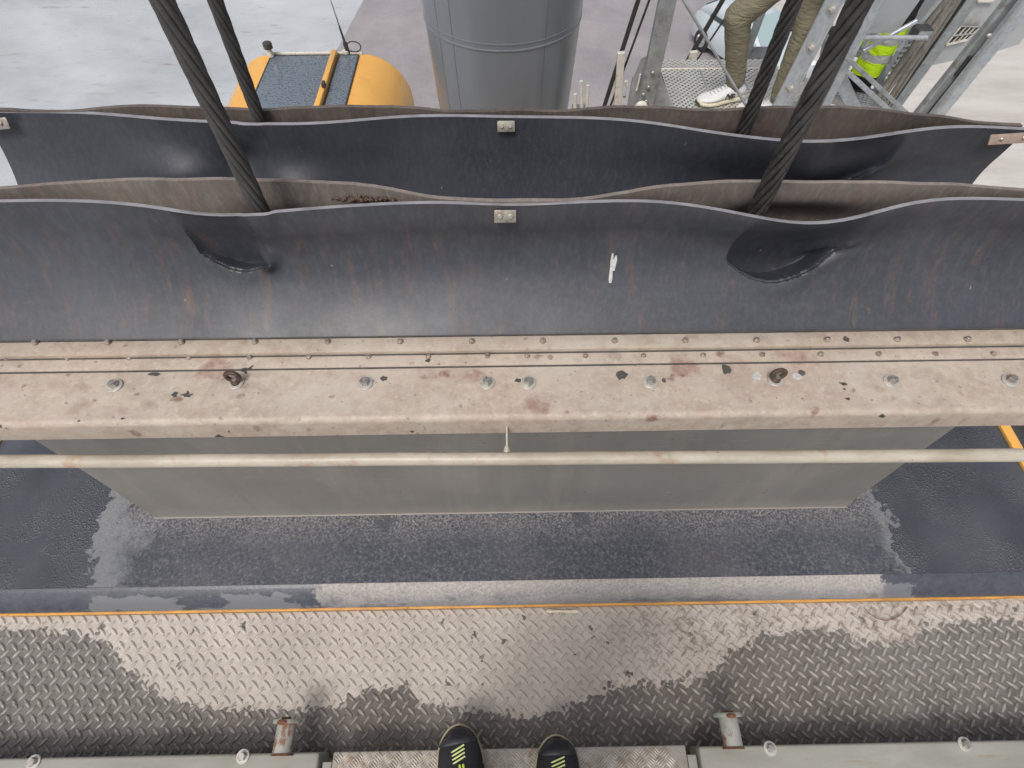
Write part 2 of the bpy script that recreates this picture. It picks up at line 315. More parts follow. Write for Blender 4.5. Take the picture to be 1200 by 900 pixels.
c = m.ramp(m.noise(1.6, 4, 0.55, m.map((3, 3, 0.6))), (0.3, (0.150, 0.172, 0.198)), (0.7, (0.182, 0.206, 0.234)))
c = m.mix(m.ramp(m.noise(5, 5, 0.7, m.map((5, 5, 0.35))), (0.62, 0.0), (0.74, 0.4)), c, (0.21, 0.19, 0.16)); m.color(c)
simple('tower_seam', (0.135, 0.148, 0.16), 0.5, var=0.1)
simple('sheet_grey', (0.33, 0.35, 0.36), 0.4, 0.1, var=0.08, scale=3)
simple('shade_grey', (0.40, 0.42, 0.43), 0.45, 0.1, var=0.12, scale=4, dirt=(0.27, 0.26, 0.24), dirt_scale=4)
simple('charcoal_paint', (0.045, 0.045, 0.048), 0.5, var=0.2)
simple('black_rubber_hose', (0.035, 0.033, 0.032), 0.5, var=0.3)
simple('cable_sheath', (0.20, 0.19, 0.17), 0.6, var=0.3, scale=40, dirt=(0.09, 0.08, 0.07), dirt_scale=20)
simple('off_white_paint', (0.62, 0.60, 0.54), 0.5, var=0.1, dirt=(0.42, 0.36, 0.28), dirt_scale=30)
m = mk('wet_glass', rough=0.12, base=(0.16, 0.20, 0.26))
c = m.ramp(m.noise(70, 4, 0.7), (0.35, (0.10, 0.125, 0.155)), (0.7, (0.20, 0.235, 0.28))); m.color(c)
m.roughness(m.ramp(m.noise(8, 4), (0.4, 0.12), (0.65, 0.4))); m.bump(m.ramp(m.voro(30), (0.1, 1.0), (0.45, 0.0)), 0.5, 0.02)
# perforated sheet: holes really let the light through
m = mk('perforated_steel', rough=0.45, metal=0.35, base=(0.52, 0.52, 0.49))
mp = m.map((1, 1, 0), (0, 0, R(45)))
cell = m.voro(38, mp, 'F1', 0.0)
hole = m.rng(cell, 0.33, 0.29)
tr = m.n.new('ShaderNodeBsdfTransparent'); mx = m.n.new('ShaderNodeMixShader')
m.put(hole, mx.inputs[0]); m.t.links.new(m.b.outputs[0], mx.inputs[1]); m.t.links.new(tr.outputs[0], mx.inputs[2])
m.t.links.new(mx.outputs[0], m.n['Material Output'].inputs['Surface'])
m.color(m.ramp(m.noise(10, 4), (0.3, (0.56, 0.555, 0.51)), (0.7, (0.70, 0.69, 0.65))))
# cloth
def cloth(name, base, wr=0.5):
    m = mk(name, rough=0.9, spec=0.2)
    c = m.ramp(m.noise(9, 5, 0.6), (0.3, tuple(x*0.85 for x in base)), (0.7, tuple(x*1.12 for x in base)))
    c = m.mix(m.ramp(m.noise(500, 2), (0.4, 0.0), (0.7, 0.35)), c, tuple(x*0.7 for x in base)); m.color(c)
    b = m.bump(m.noise(22, 3, 0.5, m.map((0.7, 0.7, 2.2), (R(20), R(15), 0)), 0.8), wr, 0.02); m.bump(m.noise(600, 2), 0.2, 0.001, b)
    return m
cloth('khaki_cloth', (0.235, 0.218, 0.155), 0.6); cloth('navy_cloth', (0.03, 0.035, 0.05)); cloth('grey_cloth', (0.12, 0.12, 0.125)); cloth('black_cloth', (0.02, 0.02, 0.022))
m = cloth('hi_vis_cloth', (0.02, 0.02, 0.022), 0.5)
zz = m.math('ADD', m.sep()[2], m.math('MULTIPLY', m.math('SUBTRACT', m.noise(8, 2), 0.5), 0.05))
band = m.ramp(m.rng(zz, -0.68, 0.12), (0.0, (0.02, 0.02, 0.022)), (0.17, (0.50, 0.78, 0.02)), (0.30, (0.40, 0.42, 0.42)), (0.37, (0.50, 0.78, 0.02)), (0.45, (0.40, 0.42, 0.42)), (0.52, (0.50, 0.78, 0.02)), (0.60, (0.02, 0.02, 0.022)))
for nd in m.n:
    if nd.type == 'VALTORGB' and len(nd.color_ramp.elements) == 7: nd.color_ramp.interpolation = 'CONSTANT'
m.color(band)
simple('hi_vis_jacket', (0.50, 0.78, 0.02), 0.85, var=0.08)
m = mk('skin', rough=0.5, base=(0.55, 0.34, 0.25))
simple('hair_brown', (0.06, 0.035, 0.02), 0.6, var=0.4, scale=90, bump=0.4)
simple('white_shoe', (0.72, 0.73, 0.74), 0.6, var=0.05, scale=120, bump=0.1); simple('cream_sole', (0.68, 0.64, 0.50), 0.6, var=0.05)
simple('black_leather', (0.022, 0.022, 0.023), 0.5, var=0.3, scale=60, bump=0.3)
simple('black_mesh', (0.012, 0.013, 0.016), 0.7, var=0.3, scale=300, bump=0.4)
simple('scuffed_toe', (0.016, 0.017, 0.021), 0.55, var=0.4, scale=40, bump=0.25, dirt=(0.05, 0.05, 0.055), dirt_scale=25, lo=0.5, hi=0.6)
simple('dark_sole', (0.03, 0.03, 0.03), 0.7); simple('tan_sole', (0.36, 0.31, 0.20), 0.7)
simple('lime', (0.62, 0.78, 0.10), 0.6, var=0.05); simple('pale_lime', (0.66, 0.74, 0.30), 0.6, var=0.05)
mk('car_paint', rough=0.22, base=(0.50, 0.56, 0.60)); simple('tyre_rubber', (0.025, 0.025, 0.027), 0.8); simple('rim_alloy', (0.55, 0.56, 0.58), 0.3, 0.8)
mk('car_glass', rough=0.06, base=(0.05, 0.07, 0.08)); mk('pale_glass', rough=0.08, base=(0.32, 0.42, 0.44)); mk('lamp_lens', rough=0.1, base=(0.7, 0.72, 0.72))
simple('bone_scrap', (0.62, 0.55, 0.42), 0.7, var=0.15, scale=90); simple('dark_flake_seam_shadow', (0.075, 0.070, 0.064), 0.7, var=0.3)
simple('bird_lime', (0.46, 0.46, 0.45), 0.8, var=0.3, scale=120); simple('wire_brown', (0.16, 0.085, 0.06), 0.6)
mk('beacon_plastic', rough=0.4, base=(0.05, 0.045, 0.04))

# ------------------------------------------------------------------ mesh collector
class MB:
    def __init__(s): s.v = []; s.f = []; s.mi = []
    def add(s, vs, fs, mi=0):
        o = len(s.v); s.v += [Vector(v) for v in vs]
        s.f += [tuple(i+o for i in f) for f in fs]; s.mi += [mi]*len(fs); return s
    def bm(s, b, mi=0):
        b.verts.index_update(); s.add([v.co.copy() for v in b.verts], [[v.index for v in f.verts] for f in b.faces], mi); b.free(); return s
    def box(s, c, size, bev=0.0, rot=None, mi=0, seg=2):
        b = bmesh.new(); bmesh.ops.create_cube(b, size=1.0)
        for v in b.verts: v.co = Vector((v.co.x*size[0], v.co.y*size[1], v.co.z*size[2]))
        if bev: bmesh.ops.bevel(b, geom=b.edges[:], offset=bev, segments=seg, affect='EDGES', profile=0.5)
        mt = Matrix.Translation(Vector(c)) @ (rot.to_4x4() if rot is not None else Matrix())
        b.transform(mt); return s.bm(b, mi)
    def prism(s, poly, a0, a1, axis='X', mi=0):       # poly in the two other axes
        def pt(u, v, w_):
            return (w_, u, v) if axis == 'X' else (u, w_, v) if axis == 'Y' else (u, v, w_)
        n = len(poly); vs = [pt(u, v, a0) for u, v in poly]+[pt(u, v, a1) for u, v in poly]
        fs = [(i, (i+1) % n, n+(i+1) % n, n+i) for i in range(n)]+[tuple(range(n))[::-1], tuple(range(n, 2*n))]
        return s.add(vs, fs, mi)
    def tube(s, pts, r, seg=10, caps=True, mi=0, squash=1.0):
        pts = [Vector(p) for p in pts]; n = len(pts); rs = r if isinstance(r, (list, tuple)) else [r]*n
        t0 = (pts[1]-pts[0]).normalized(); up = Vector((0, 0, 1)) if abs(t0.z) < 0.9 else Vector((1, 0, 0))
        a = t0.cross(up).normalized(); vs = []; fs = []
        for i, p in enumerate(pts):
            t = (pts[min(i+1, n-1)]-pts[max(i-1, 0)]).normalized()
            a = (a-t*a.dot(t)).normalized(); bb = t.cross(a)
            for k in range(seg):
                an = 2*math.pi*k/seg; vs.append(p+a*(math.cos(an)*rs[i])+bb*(math.sin(an)*rs[i]*squash))
        for i in range(n-1):
            for k in range(seg):
                k2 = (k+1) % seg; fs.append((i*seg+k, i*seg+k2, (i+1)*seg+k2, (i+1)*seg+k))
        if caps: fs += [tuple(range(seg))[::-1], tuple((n-1)*seg+k for k in range(seg))]
        return s.add(vs, fs, mi)
    def bar(s, p0, p1, wx, wy, side=None, bev=0.003, mi=0):    # flat bar between two points, wx along 'side'
        p0 = Vector(p0); p1 = Vector(p1); t = (p1-p0); L = t.length; t.normalize()
        x = Vector(side or (1, 0, 0)); x = (x-t*x.dot(t)).normalized(); y = t.cross(x)
        rot = Matrix((x, y, t)).transposed()
        return s.box((p0+p1)/2, (wx, wy, L), bev, rot, mi, 1)
    def lathe(s, prof, c=(0, 0, 0), seg=24, mi=0, axis='Z'):   # prof (r, h)
        c = Vector(c); vs = []; fs = []; n = len(prof)
        for r, h in prof:
            for k in range(seg):
                an = 2*math.pi*k/seg; x, y = r*math.cos(an), r*math.sin(an)
                vs.append(c+(Vector((x, y, h)) if axis == 'Z' else Vector((x, h, y)) if axis == 'Y' else Vector((h, x, y))))
        for i in range(n-1):
            for k in range(seg):
                k2 = (k+1) % seg; fs.append((i*seg+k, i*seg+k2, (i+1)*seg+k2, (i+1)*seg+k))
        if prof[0][0] > 1e-5: fs.append(tuple(range(seg))[::-1])
        if prof[-1][0] > 1e-5: fs.append(tuple((n-1)*seg+k for k in range(seg)))
        return s.add(vs, fs, mi)
    def ball(s, c, r, seg=12, mi=0, rot=None):
        r = r if isinstance(r, (tuple, list)) else (r, r, r)
        b = bmesh.new(); bmesh.ops.create_uvsphere(b, u_segments=seg, v_segments=max(6, seg*2//3), radius=1)
        mt = Matrix.Translation(Vector(c)) @ (rot.to_4x4() if rot is not None else Matrix()) @ Matrix.Diagonal((r[0], r[1], r[2], 1))
        b.transform(mt); return s.bm(b, mi)
    def mesh(s, name, mats, smooth, off=Vector((0, 0, 0))):
        me = bpy.data.meshes.new(name); me.from_pydata([v-off for v in s.v], [], s.f)
        for mt in (mats if isinstance(mats, (list, tuple)) else [mats]): me.materials.append(MAT[mt])
        if any(s.mi): me.polygons.foreach_set('material_index', s.mi)
        b = bmesh.new(); b.from_mesh(me); bmesh.ops.recalc_face_normals(b, faces=b.faces[:]); b.to_mesh(me); b.free()
        if smooth:
            me.polygons.foreach_set('use_smooth', [True]*len(me.polygons))
            if smooth != 'all':
                try: me.set_sharp_from_angle(angle=R(smooth if smooth is not True else 35))
                except Exception: pass
        return me
    def build(s, name, mats, parent=None, smooth=True, kind=None, label=None, origin=None):
        off = world(parent) if parent is not None else Vector(origin or (0, 0, 0))
        o = bpy.data.objects.new(name, s.mesh(name, mats, smooth, off)); COL.objects.link(o)
        if parent is not None: o.parent = parent
        else: o.location = off
        if kind: o['kind'] = kind
        if label: o['label'] = label
        return o
def world(o):
    v = Vector((0, 0, 0))
    while o is not None: v += o.location; o = o.parent
    return v
def tag(o, label, cat, group=None, kind=None):
    o['label'] = label; o['category'] = cat
    if group: o['group'] = group
    if kind: o['kind'] = kind
    return o
def thing(name, label, cat, loc=(0, 0, 0), group=None):
    o = bpy.data.objects.new(name, None); COL.objects.link(o); o.location = loc; o.empty_display_size = 0.1
    return tag(o, label, cat, group)
def inst(name, mesh, parent, p, rot=(0, 0, 0)):             # one more piece that shares its mesh
    o = bpy.data.objects.new(name, mesh); COL.objects.link(o); o.parent = parent
    o.location = Vector(p)-world(parent); o.rotation_euler = rot; return o

# ================================================================== GROUND
ZG = -7.9
bA, bB = at(426, 0, z=ZG), at(393, 62, z=ZG)
bd = (bA-bB); bd.z = 0; bd.normalize(); far = bA+bd*30; near = bB-bd*25
g = MB(); g.add([(-2500, -2500, ZG), (2500, -2500, ZG), (2500, 2500, ZG), (-2500, 2500, ZG)], [(0, 1, 2, 3)])
g.build('ground', 'wet_concrete', kind='structure', smooth=False)
nrm = Vector((bd.y, -bd.x, 0)); p2 = at(1065, 0, z=ZG); wid = 13.5
g = MB(); z = ZG+0.004
g.add([(near.x, near.y, z), (near.x+nrm.x*wid, near.y+nrm.y*wid, z), (far.x+nrm.x*wid, far.y+nrm.y*wid, z), (far.x, far.y, z)], [(0, 1, 2, 3)])
g.build('paved_road', 'block_paving', kind='structure', smooth=False)
g = MB(); q0, q1 = near+nrm*(wid+0.02), far+nrm*(wid+0.02)
g.add([(q0.x, q0.y, z), (q0.x+nrm.x*60, q0.y+nrm.y*60, z), (q1.x+nrm.x*60, q1.y+nrm.y*60, z), (q1.x, q1.y, z)], [(0, 1, 2, 3)])
g.build('quay_apron', 'pale_concrete', kind='structure', smooth=False)

# ================================================================== MACHINE HOUSE with its black roof
XL, XR = -1.72, 1.695
house = thing('machine_house', 'yellow machine house under a wet black coated roof with a dry grey patch', 'crane house', (0, 0.4, -2.5))
b = MB(); b.box((0, 1.30, -3.02), (3.2, 1.86, 5.8), 0.03); b.build('house_wall', 'yellow_paint', house)
yl = at(600, 709, z=-0.088).y; ZR = -0.03
b = MB(); b.box(((XL+XR)/2, (YR0+2.25)/2, ZR-0.03), (XR-XL, 2.25-YR0, 0.06), 0.0)
b.build('roof_panel', 'black_roof_coating', house)
b = MB(); b.prism([(YR0-0.0005, ZR-0.001), (YR0-0.012, ZR-0.004), (yl+0.002, -0.078), (yl, -0.083), (yl, -0.086), (YR0-0.0005, -0.086)], XL, XR)
b.build('roof_lip', 'roof_lip_coating', house, smooth=50)
b = MB(); b.box(((XL+XR)/2, yl-0.001, -0.0915), (XR-XL, 0.010, 0.010), 0.002); b.build('yellow_edge', 'yellow_edge_paint', house)
for sx_, xe in ((-1, XL), (1, XR)):
    b = MB(); b.box((xe-sx_*0.018, 1.4, ZR+0.004), (0.034, 1.9, 0.014), 0.003); b.build('yellow_side_strip', 'yellow_paint', house)
    b = MB(); b.box((xe+sx_*0.05, 1.3, ZR-0.06), (0.09, 1.7, 0.05), 0.004); b.build('side_gutter', 'charcoal_paint', house)

# ================================================================== FRONT ROPE TRUNK
ZB = 0.67                                    # top of the trunk
yb = at(600, 600, z=ZR).y
xl, xr = at(185, 600, z=ZR).x, at(991, 597, z=ZR).x
trunk = thing('rope_trunk', 'long beige rust spotted steel rope trunk with bulging black rubber seal flaps nearest the viewer', 'rope trunk', (0, 0.9, ZR))
b = MB(); b.prism([(yb, ZR+0.001), (1.16, ZR+0.001), (1.16, 0.64), (yb, 0.64)], xl, xr); b.build('casing', 'olive_grey_paint', trunk, smooth=False)
# weld bead along the foot
b = MB(); b.tube([(xl-0.004, yb-0.002, ZR+0.003), (xr+0.004, yb-0.002, ZR+0.003)], 0.003, 8); b.build('weld_bead', 'olive_grey_paint', trunk, smooth=True)
yf = at(600, 490, z=ZB).y
YS2, YS1 = at(600, 427.5, z=ZB+0.005).y, at(600, 409.5, z=ZB+0.018).y
YS0 = at(600, 393.5, z=ZB+0.018).y
def arc(cy, cz, r, a0, a1, n):
    return [(cy+r*math.cos(R(a0+(a1-a0)*i/n)), cz+r*math.sin(R(a0+(a1-a0)*i/n))) for i in range(n+1)]
rr = 0.013
prof = [(yf+0.008, 0.607), (yf, 0.609)] + arc(yf+rr, ZB-rr, rr, 180, 90, 6) + [(YS0+0.01, ZB), (YS0+0.01, ZB-0.008)] + arc(yf+rr, ZB-rr, rr-0.008, 90, 180, 6) + [(yf+0.008, 0.609)]
prof = prof[:1]+prof[1:]
TX0, TX1 = -1.42, 1.40
b = MB(); b.prism(prof, TX0, TX1); b.build('cover_plate', 'dirty_beige_paint', trunk, smooth=40)
def strip(y0, y1, zt, th, mat, name='clamp_strip'):
    b = MB(); b.box(((TX0+TX1)/2, (y0+y1)/2, zt-th/2), (TX1-TX0-0.01, y1-y0, th), 0.0018, seg=2); return b.build(name, mat, trunk)
strip(YS2, YS1+0.006, ZB+0.0055, 0.0075, 'dirty_beige_paint')
strip(YS1, YS0, ZB+0.018, 0.0135, 'clamp_paint')
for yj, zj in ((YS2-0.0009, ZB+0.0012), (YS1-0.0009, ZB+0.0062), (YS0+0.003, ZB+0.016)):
    b = MB(); b.box(((TX0+TX1)/2, yj, zj), (TX1-TX0-0.02, 0.0030, 0.0030), 0); b.build('seam_shadow_strip', 'dark_flake_seam_shadow', trunk, smooth=False)  # solid dark strips stand in for the shadow lines along the clamp strips
# bolts
def bolt_mesh(name, ra, h, washer=None, mat='bolt_steel', dome=False):
    b = MB(); z0 = 0.0
    if washer: b.lathe([(washer*0.55, 0), (washer, 0), (washer, 0.0022), (washer*0.92, 0.003), (washer*0.4, 0.003)], seg=20); z0 = 0.003
    if dome: b.lathe([(ra, z0), (ra, z0+h*0.35), (ra*0.8, z0+h*0.75), (ra*0.4, z0+h), (0.0001, z0+h)], seg=14)
    else: b.lathe([(ra, z0), (ra, z0+h*0.85), (ra*0.88, z0+h), (0.0001, z0+h)], seg=6)
    return b.mesh(name, mat, 30)
bs = bolt_mesh('bolt', 0.0068, 0.006, None, 'dull_bolt', True)
bs2 = bolt_mesh('bolt', 0.0058, 0.005, None, 'dull_bolt', True)
bh = bolt_mesh('bolt', 0.0048, 0.004)
row1 = [-128, -43, 42, 127, 213, 299, 384, 469, 553, 636, 720, 803, 886, 969, 1051, 1133, 1216]
row2 = [-62, 9, 80, 152, 222, 293, 362, 432, 502, 571, 618, 686, 754, 824, 893, 961, 1029, 1096, 1164, 1232]
for px in row1:
    p = at(px, 402.5-px*0.004, z=ZB+0.018); inst('bolt', bs, trunk, p, (0, 0, random.random()*3)); inst('bolt', bh, trunk, p+Vector((0, 0, 0.0042)), (R(4), 0, random.random()*3))
for px in row2:
    p = at(px, 420.5-px*0.005, z=ZB+0.0055); inst('bolt', bs2, trunk, p, (R(random.uniform(-5, 5)), 0, random.random()*3))
    if px % 2: inst('bolt', bh, trunk, p+Vector((0, 0, 0.003)), (0, 0, random.random()*3))
wm = MB(); wm.lathe([(0.007, 0), (0.0158, 0), (0.0158, 0.003), (0.0148, 0.0038), (0.007, 0.0038)], seg=26); wmesh = wm.mesh('washer', 'stainless', 30)
hm = MB(); hm.lathe([(0.0096, 0), (0.0096, 0.0085), (0.0085, 0.010), (0.006, 0.010), (0.006, 0.0105), (0.0001, 0.0105)], seg=6)
hm2 = MB(); hm2.lathe([(0.0078, 0), (0.0078, 0.0005), (0.0001, 0.0005)], seg=16); hmesh = hm.mesh('hex_head', 'bolt_steel', 30)
for px, py in ((-20, 454), (135, 452.5), (428, 450), (571, 449.5), (619, 449.5), (762, 448.5), (1044, 447.5), (1183, 446.5)):
    p = at(px, py, z=ZB)
    wo = inst('washer', wmesh, trunk, p, (R(random.uniform(-2, 2)), R(random.uniform(-2, 2)), 0)); inst('hex_head', hmesh, wo, p+Vector((0, 0, 0.0038)), (0, 0, random.random()*2))
# eye bolts
for px, py in ((277, 449), (908, 446)):
    p = at(px, py, z=ZB)
    b = MB(); n = 22; ring = []
    for i in range(n+1):
        a = 2*math.pi*i/n; ring.append(p+Vector((math.cos(a)*0.0125, 0.002, 0.021+math.sin(a)*0.0135)))
    b.tube(ring, 0.0048, 10, False); b.lathe([(0.010, 0.003), (0.009, 0.008), (0.006, 0.012)], p, 14)
    eo = b.build('eye_bolt', 'rusty_forged_steel', trunk)
    wo = inst('washer', wmesh, eo, p); inst('bolt_end', bh, eo, p+Vector((0.001, 0.0, 0.011)))
# guard bar on its little bracket
zp = 0.605
pl, pr = at(-60, 541.5, z=zp), at(1260, 533, z=zp)
b = MB(); pts = []
for i in range(41):
    t = i/40; p = pl.lerp(pr, t); pts.append(p+Vector((0, mnoise.noise((t*9, 0, 0))*0.0012, mnoise.noise((0, t*7, 3))*0.0012)))
b.tube(pts, 0.0136, 18); guard = b.build('guard_bar', 'pipe_paint', trunk)
pc = at(594, 529, z=zp+0.006); pe = at(594, 508, z=0.620)
b = MB(); b.add([], []); b.bar((pc.x, pc.y-0.006, zp+0.008), (pe.x, yf+0.004, 0.628), 0.004, 0.022, bev=0.001); b.tube([(pc.x, pc.y-0.004, zp+0.011), (pc.x, pc.y+0.008, zp+0.016)], [0.008, 0.0035], 10)
b.build('bar_bracket', 'pipe_paint', trunk)
for xe in (pl.x+0.02, pr.x-0.02):
    b = MB(); b.box((xe, (pl.y+yf)/2+0.01, 0.62), (0.008, 0.07, 0.03), 0.002); b.build('bar_bracket', 'pipe_paint', trunk)
# paint flakes lost from the cover plate (thin lifted edges of the old coat)
def blob(px, py, z, rx, ry, name, mat, parent, th=0.0012, n=16, ang=0, seed=0):
    rnd = random.Random(seed+int(px)); c = at(px, py, z=z); poly = []
    for i in range(n):
        a = 2*math.pi*i/n; k = 1+rnd.uniform(-0.28, 0.22); x = math.cos(a)*rx*k; y = math.sin(a)*ry*k
        poly.append((c.x+x*math.cos(ang)-y*math.sin(ang), c.y+x*math.sin(ang)+y*math.cos(ang)))
    b = MB(); b.prism(poly, z+0.0004, z+th, 'Z'); return b.build(name, mat, parent, smooth=False)
for px, py, rx, ry, an in ((181, 438.5, 0.013, 0.0048, 0), (728, 440, 0.013, 0.0105, 0.2), (851, 433, 0.010, 0.012, 0.1), (940, 437, 0.0075, 0.007, 0), (450, 444, 0.007, 0.006, 0), (778, 446, 0.005, 0.005, 0), (607, 446, 0.006, 0.005, 0.3)):
    blob(px, py, ZB, rx, ry, 'bare_patch', 'dark_flake_seam_shadow', trunk, 0.0010, 15, an)
blob(934, 441, ZB, 0.011, 0.008, 'chalk_mark', 'bird_lime', trunk, 0.0008, 18); blob(887, 441, ZB, 0.010, 0.009, 'chalk_mark', 'bird_lime', trunk, 0.0008, 18)
blob(252, 414, ZB+0.0055, 0.022, 0.005, 'bare_patch', 'dark_flake_seam_shadow', trunk, 0.0016, 18)
blob(992, 398, ZB+0.018, 0.006, 0.008, 'bare_patch', 'dark_flake_seam_shadow', trunk, 0.0010, 12, 0.3)

# ------------------------------------------------------------------ rubber flaps
def interp(pts, x):
    if x <= pts[0][0]: return pts[0][1]
    for (a, b), (c, d) in zip(pts, pts[1:]):
        if x <= c:
            t = (x-a)/(c-a); return b+(d-b)*t
    return pts[-1][1]
def smooth_line(pts, n=400, k=9):
    x0, x1 = pts[0][0], pts[-1][0]; xs = [x0+(x1-x0)*i/(n-1) for i in range(n)]; ys = [interp(pts, x) for x in xs]
    for _ in range(3):
        ys = [sum(ys[max(0, i-k):i+k+1])/len(ys[max(0, i-k):i+k+1]) for i in range(n)]
    return list(zip(xs, ys))
def sst(a, b, x):
    t = min(1, max(0, (x-a)/(b-a))); return t*t*(3-2*t)
def prof_y(ybase, ymid, ylip, v):
    if ymid is None: ymid = ylip
    t = min(1.0, v/0.74); e = 1-(1-t)**2.0
    return ybase+(ymid-ybase)*e+(ylip-ymid)*sst(0.30, 1.05, v)
def flap(name, parent, lip, zl, ybase, zbase, th, mats, extra=None, nx=420, nz=64, x0=-1.40, x1=1.38, rag=0.0, ymid=None, endcurl=0.0):
    """upright rubber sheet: foot line at (ybase, zbase), cut edge following the measured lip; mats = outer, edge, inner"""
    ws = []
    for px, py in lip: ws.append(tuple(at(px, py, z=zl)[:2]))
    L = smooth_line(ws, 500, 7)
    V = []; idx = {}
    for i in range(nx+1):
        u = i/nx; x = x0+(x1-x0)*u; yl_ = interp(L, x)
        zt = zl+(mnoise.noise((x*9, 1.3, 0))*0.8+mnoise.noise((x*50, 4, 0))*0.5*max(0, mnoise.noise((x*2.2, 9, 1))))*rag*2
        for j in range(nz+1):
            v = j/nz; z = zbase+(zt-zbase)*v
            y = prof_y(ybase, ymid, yl_, v)
            y += mnoise.noise((x*3.1, v*1.7, ybase*9))*0.008*v*(1-v*0.6)
            y += mnoise.noise((x*1.1, v*0.9, ybase*5))*0.012*math.sin(math.pi*min(1, v*1.05))
            if extra:
                q_ = extra(x, z, v, y)
                if isinstance(q_, tuple): y, z = q_[0], z+q_[1]
                else: y = q_
            xs = x*(1+endcurl*(v-0.5)) if endcurl else x
            V.append(Vector((xs, y, z)))
    nrow = nz+1
    # normals by differences, second skin offset along them
    B = []
    for i in range(nx+1):
        for j in range(nrow):
            a = V[min(i+1, nx)*nrow+j]-V[max(i-1, 0)*nrow+j]; c_ = V[i*nrow+min(j+1, nz)]-V[i*nrow+max(j-1, 0)]
            nn = a.cross(c_); nn.normalize()
            if nn.y < 0: nn = -nn
            B.append(V[i*nrow+j]+Vector((0, th, -0.0)))
    N = len(V); mb = MB(); fs = []; mi = []
    for i in range(nx):
        for j in range(nz):
            a = i*nrow+j; b_ = (i+1)*nrow+j
            fs.append((a, b_, b_+1, a+1)); mi.append(0)
            fs.append((N+a, N+a+1, N+b_+1, N+b_)); mi.append(2)
        a = i*nrow+nz; b_ = (i+1)*nrow+nz; fs.append((a, b_, N+b_, N+a)); mi.append(1)
        a = i*nrow; b_ = (i+1)*nrow; fs.append((a, N+a, N+b_, b_)); mi.append(1)
    for i in (0, nx):
        for j in range(nz):
            a = i*nrow+j; fs.append((a, a+1, N+a+1, N+a) if i == 0 else (a, N+a, N+a+1, a+1)); mi.append(1)
    mb.v = V+B; mb.f = fs; mb.mi = mi
    return mb.build(name, mats, parent, smooth=60), L

ZL1 = 0.935
lipF = [(-300, 238), (0, 237), (60, 236), (120, 238), (180, 244), (215, 251), (245, 256), (275, 255), (320, 250), (400, 243), (480, 238), (530, 238), (580, 241.5), (620, 241.5), (700, 237), (760, 236),
        (800, 240), (860, 250), (900, 260), (945, 265.5), (970, 264), (1010, 255), (1060, 240), (1100, 234), (1150, 234), (1200, 236), (1480, 238)]
lipR = [(-300, 226), (0, 225), (40, 218), (70, 215), (120, 212), (180, 210), (240, 212), (330, 213), (400, 215), (450, 221), (480, 229), (530, 235.5), (580, 239), (640, 238), (700, 232), (750, 224),
        (800, 217), (850, 215), (900, 213), (1000, 214), (1080, 216), (1140, 220), (1200, 226), (1480, 229)]
yb1 = YS0+0.004; zb1 = ZB+0.004
YM1, YM2 = 0.866, 1.335
def xz(px, py, ybase, ymid, zb, zl):            # where the line of sight meets the resting sheet
    Y = ymid
    for _ in range(30):
        p = at(px, py, Y=Y); Y = 0.5*Y+0.5*prof_y(ybase, ymid, ymid, min(1, max(0, (p.z-zb)/(zl-zb))))
    return p.x, p.z
def pocket(x, z, xc, hw, zc, rise, depth, zl, skew=0.0, sharp=0.004, drop=0.9, rimh=0.005):
    """rubber folded inwards and down behind a U-shaped crease, the lower rim standing proud of it"""
    t = (x-xc)/hw
    if abs(t) >= 1.25: return 0.0, 0.0
    line = zc+rise*t*t+skew*t; win = max(0.0, 1-t*t)**0.6
    up = max(0.0, 1-max(0.0, z-line)/max(0.02, zl-line)); st = sst(line-sharp, line+sharp, z)
    rim = -rimh*math.exp(-((z-line+0.010)/0.018)**2)*max(0.0, 1-(t/1.25)**2)
    return depth*win*st*up**0.8+rim, -drop*depth*win*st*up**2.2
def push(y, x, z, v, xr_, lim, wide=0.075):
    """the rope leans on the sheet from behind"""
    l_ = lim+(max(0.0, abs(x-xr_)-0.018)/wide)**2*0.10; k = 0.012; h = max(0.0, k-abs(y-l_))/k
    return min(y, l_)-h*h*k*0.25
S1 = (yb1, YM1, zb1, ZL1)
xa, za = xz(912, 326, *S1); xb_, zb_ = xz(283, 313, *S1); xb2, zb2 = xz(312, 317, *S1); xq, zq = xz(972, 297, *S1)
XR1, XL1 = at(886, 249, Y=0.856).x-0.004, at(305, 246, Y=0.856).x
def bend(zlip, z): return 0.048*sst(0.0, 0.13, zlip-z)      # below the lips each rope leans away from the walkway
xnose, znose = xz(313, 299, *S1)
def ex1(x, z, v, y):
    li = 0.829+bend(ZL1, z)
    y = push(y, x, z, v, XR1-(ZL1-z)*0.06, li-0.002, 0.050); y = push(y, x, z, v, XL1, li-0.001, 0.045)
    yy, dz = y, 0.0
    for a in ((xa, 0.118, za, 0.050, 0.062, ZL1, 0.012, 0.003, 0.85, 0.006), (xb_, 0.072, zb_, 0.034, 0.046, ZL1, -0.006, 0.006, 0.85, 0.002)):
        d_ = pocket(x, z, *a); yy += d_[0]; dz += d_[1]
    yy -= 0.024*math.exp(-((x-xnose)/0.020)**2-((z-znose)/0.022)**2)
    crease = (z-(zq+0.35*(x-xq)))/0.010
    yy += 0.012*math.exp(-crease*crease)*math.exp(-((x-xq)/0.035)**2)
    return yy, dz
EX = ['black_rubber', 'cut_rubber_edge', 'dark_rubber']
_, LF = flap('front_flap', trunk, lipF, ZL1, yb1, zb1, 0.0085, EX, ex1, nx=560, nz=90, ymid=YM1)
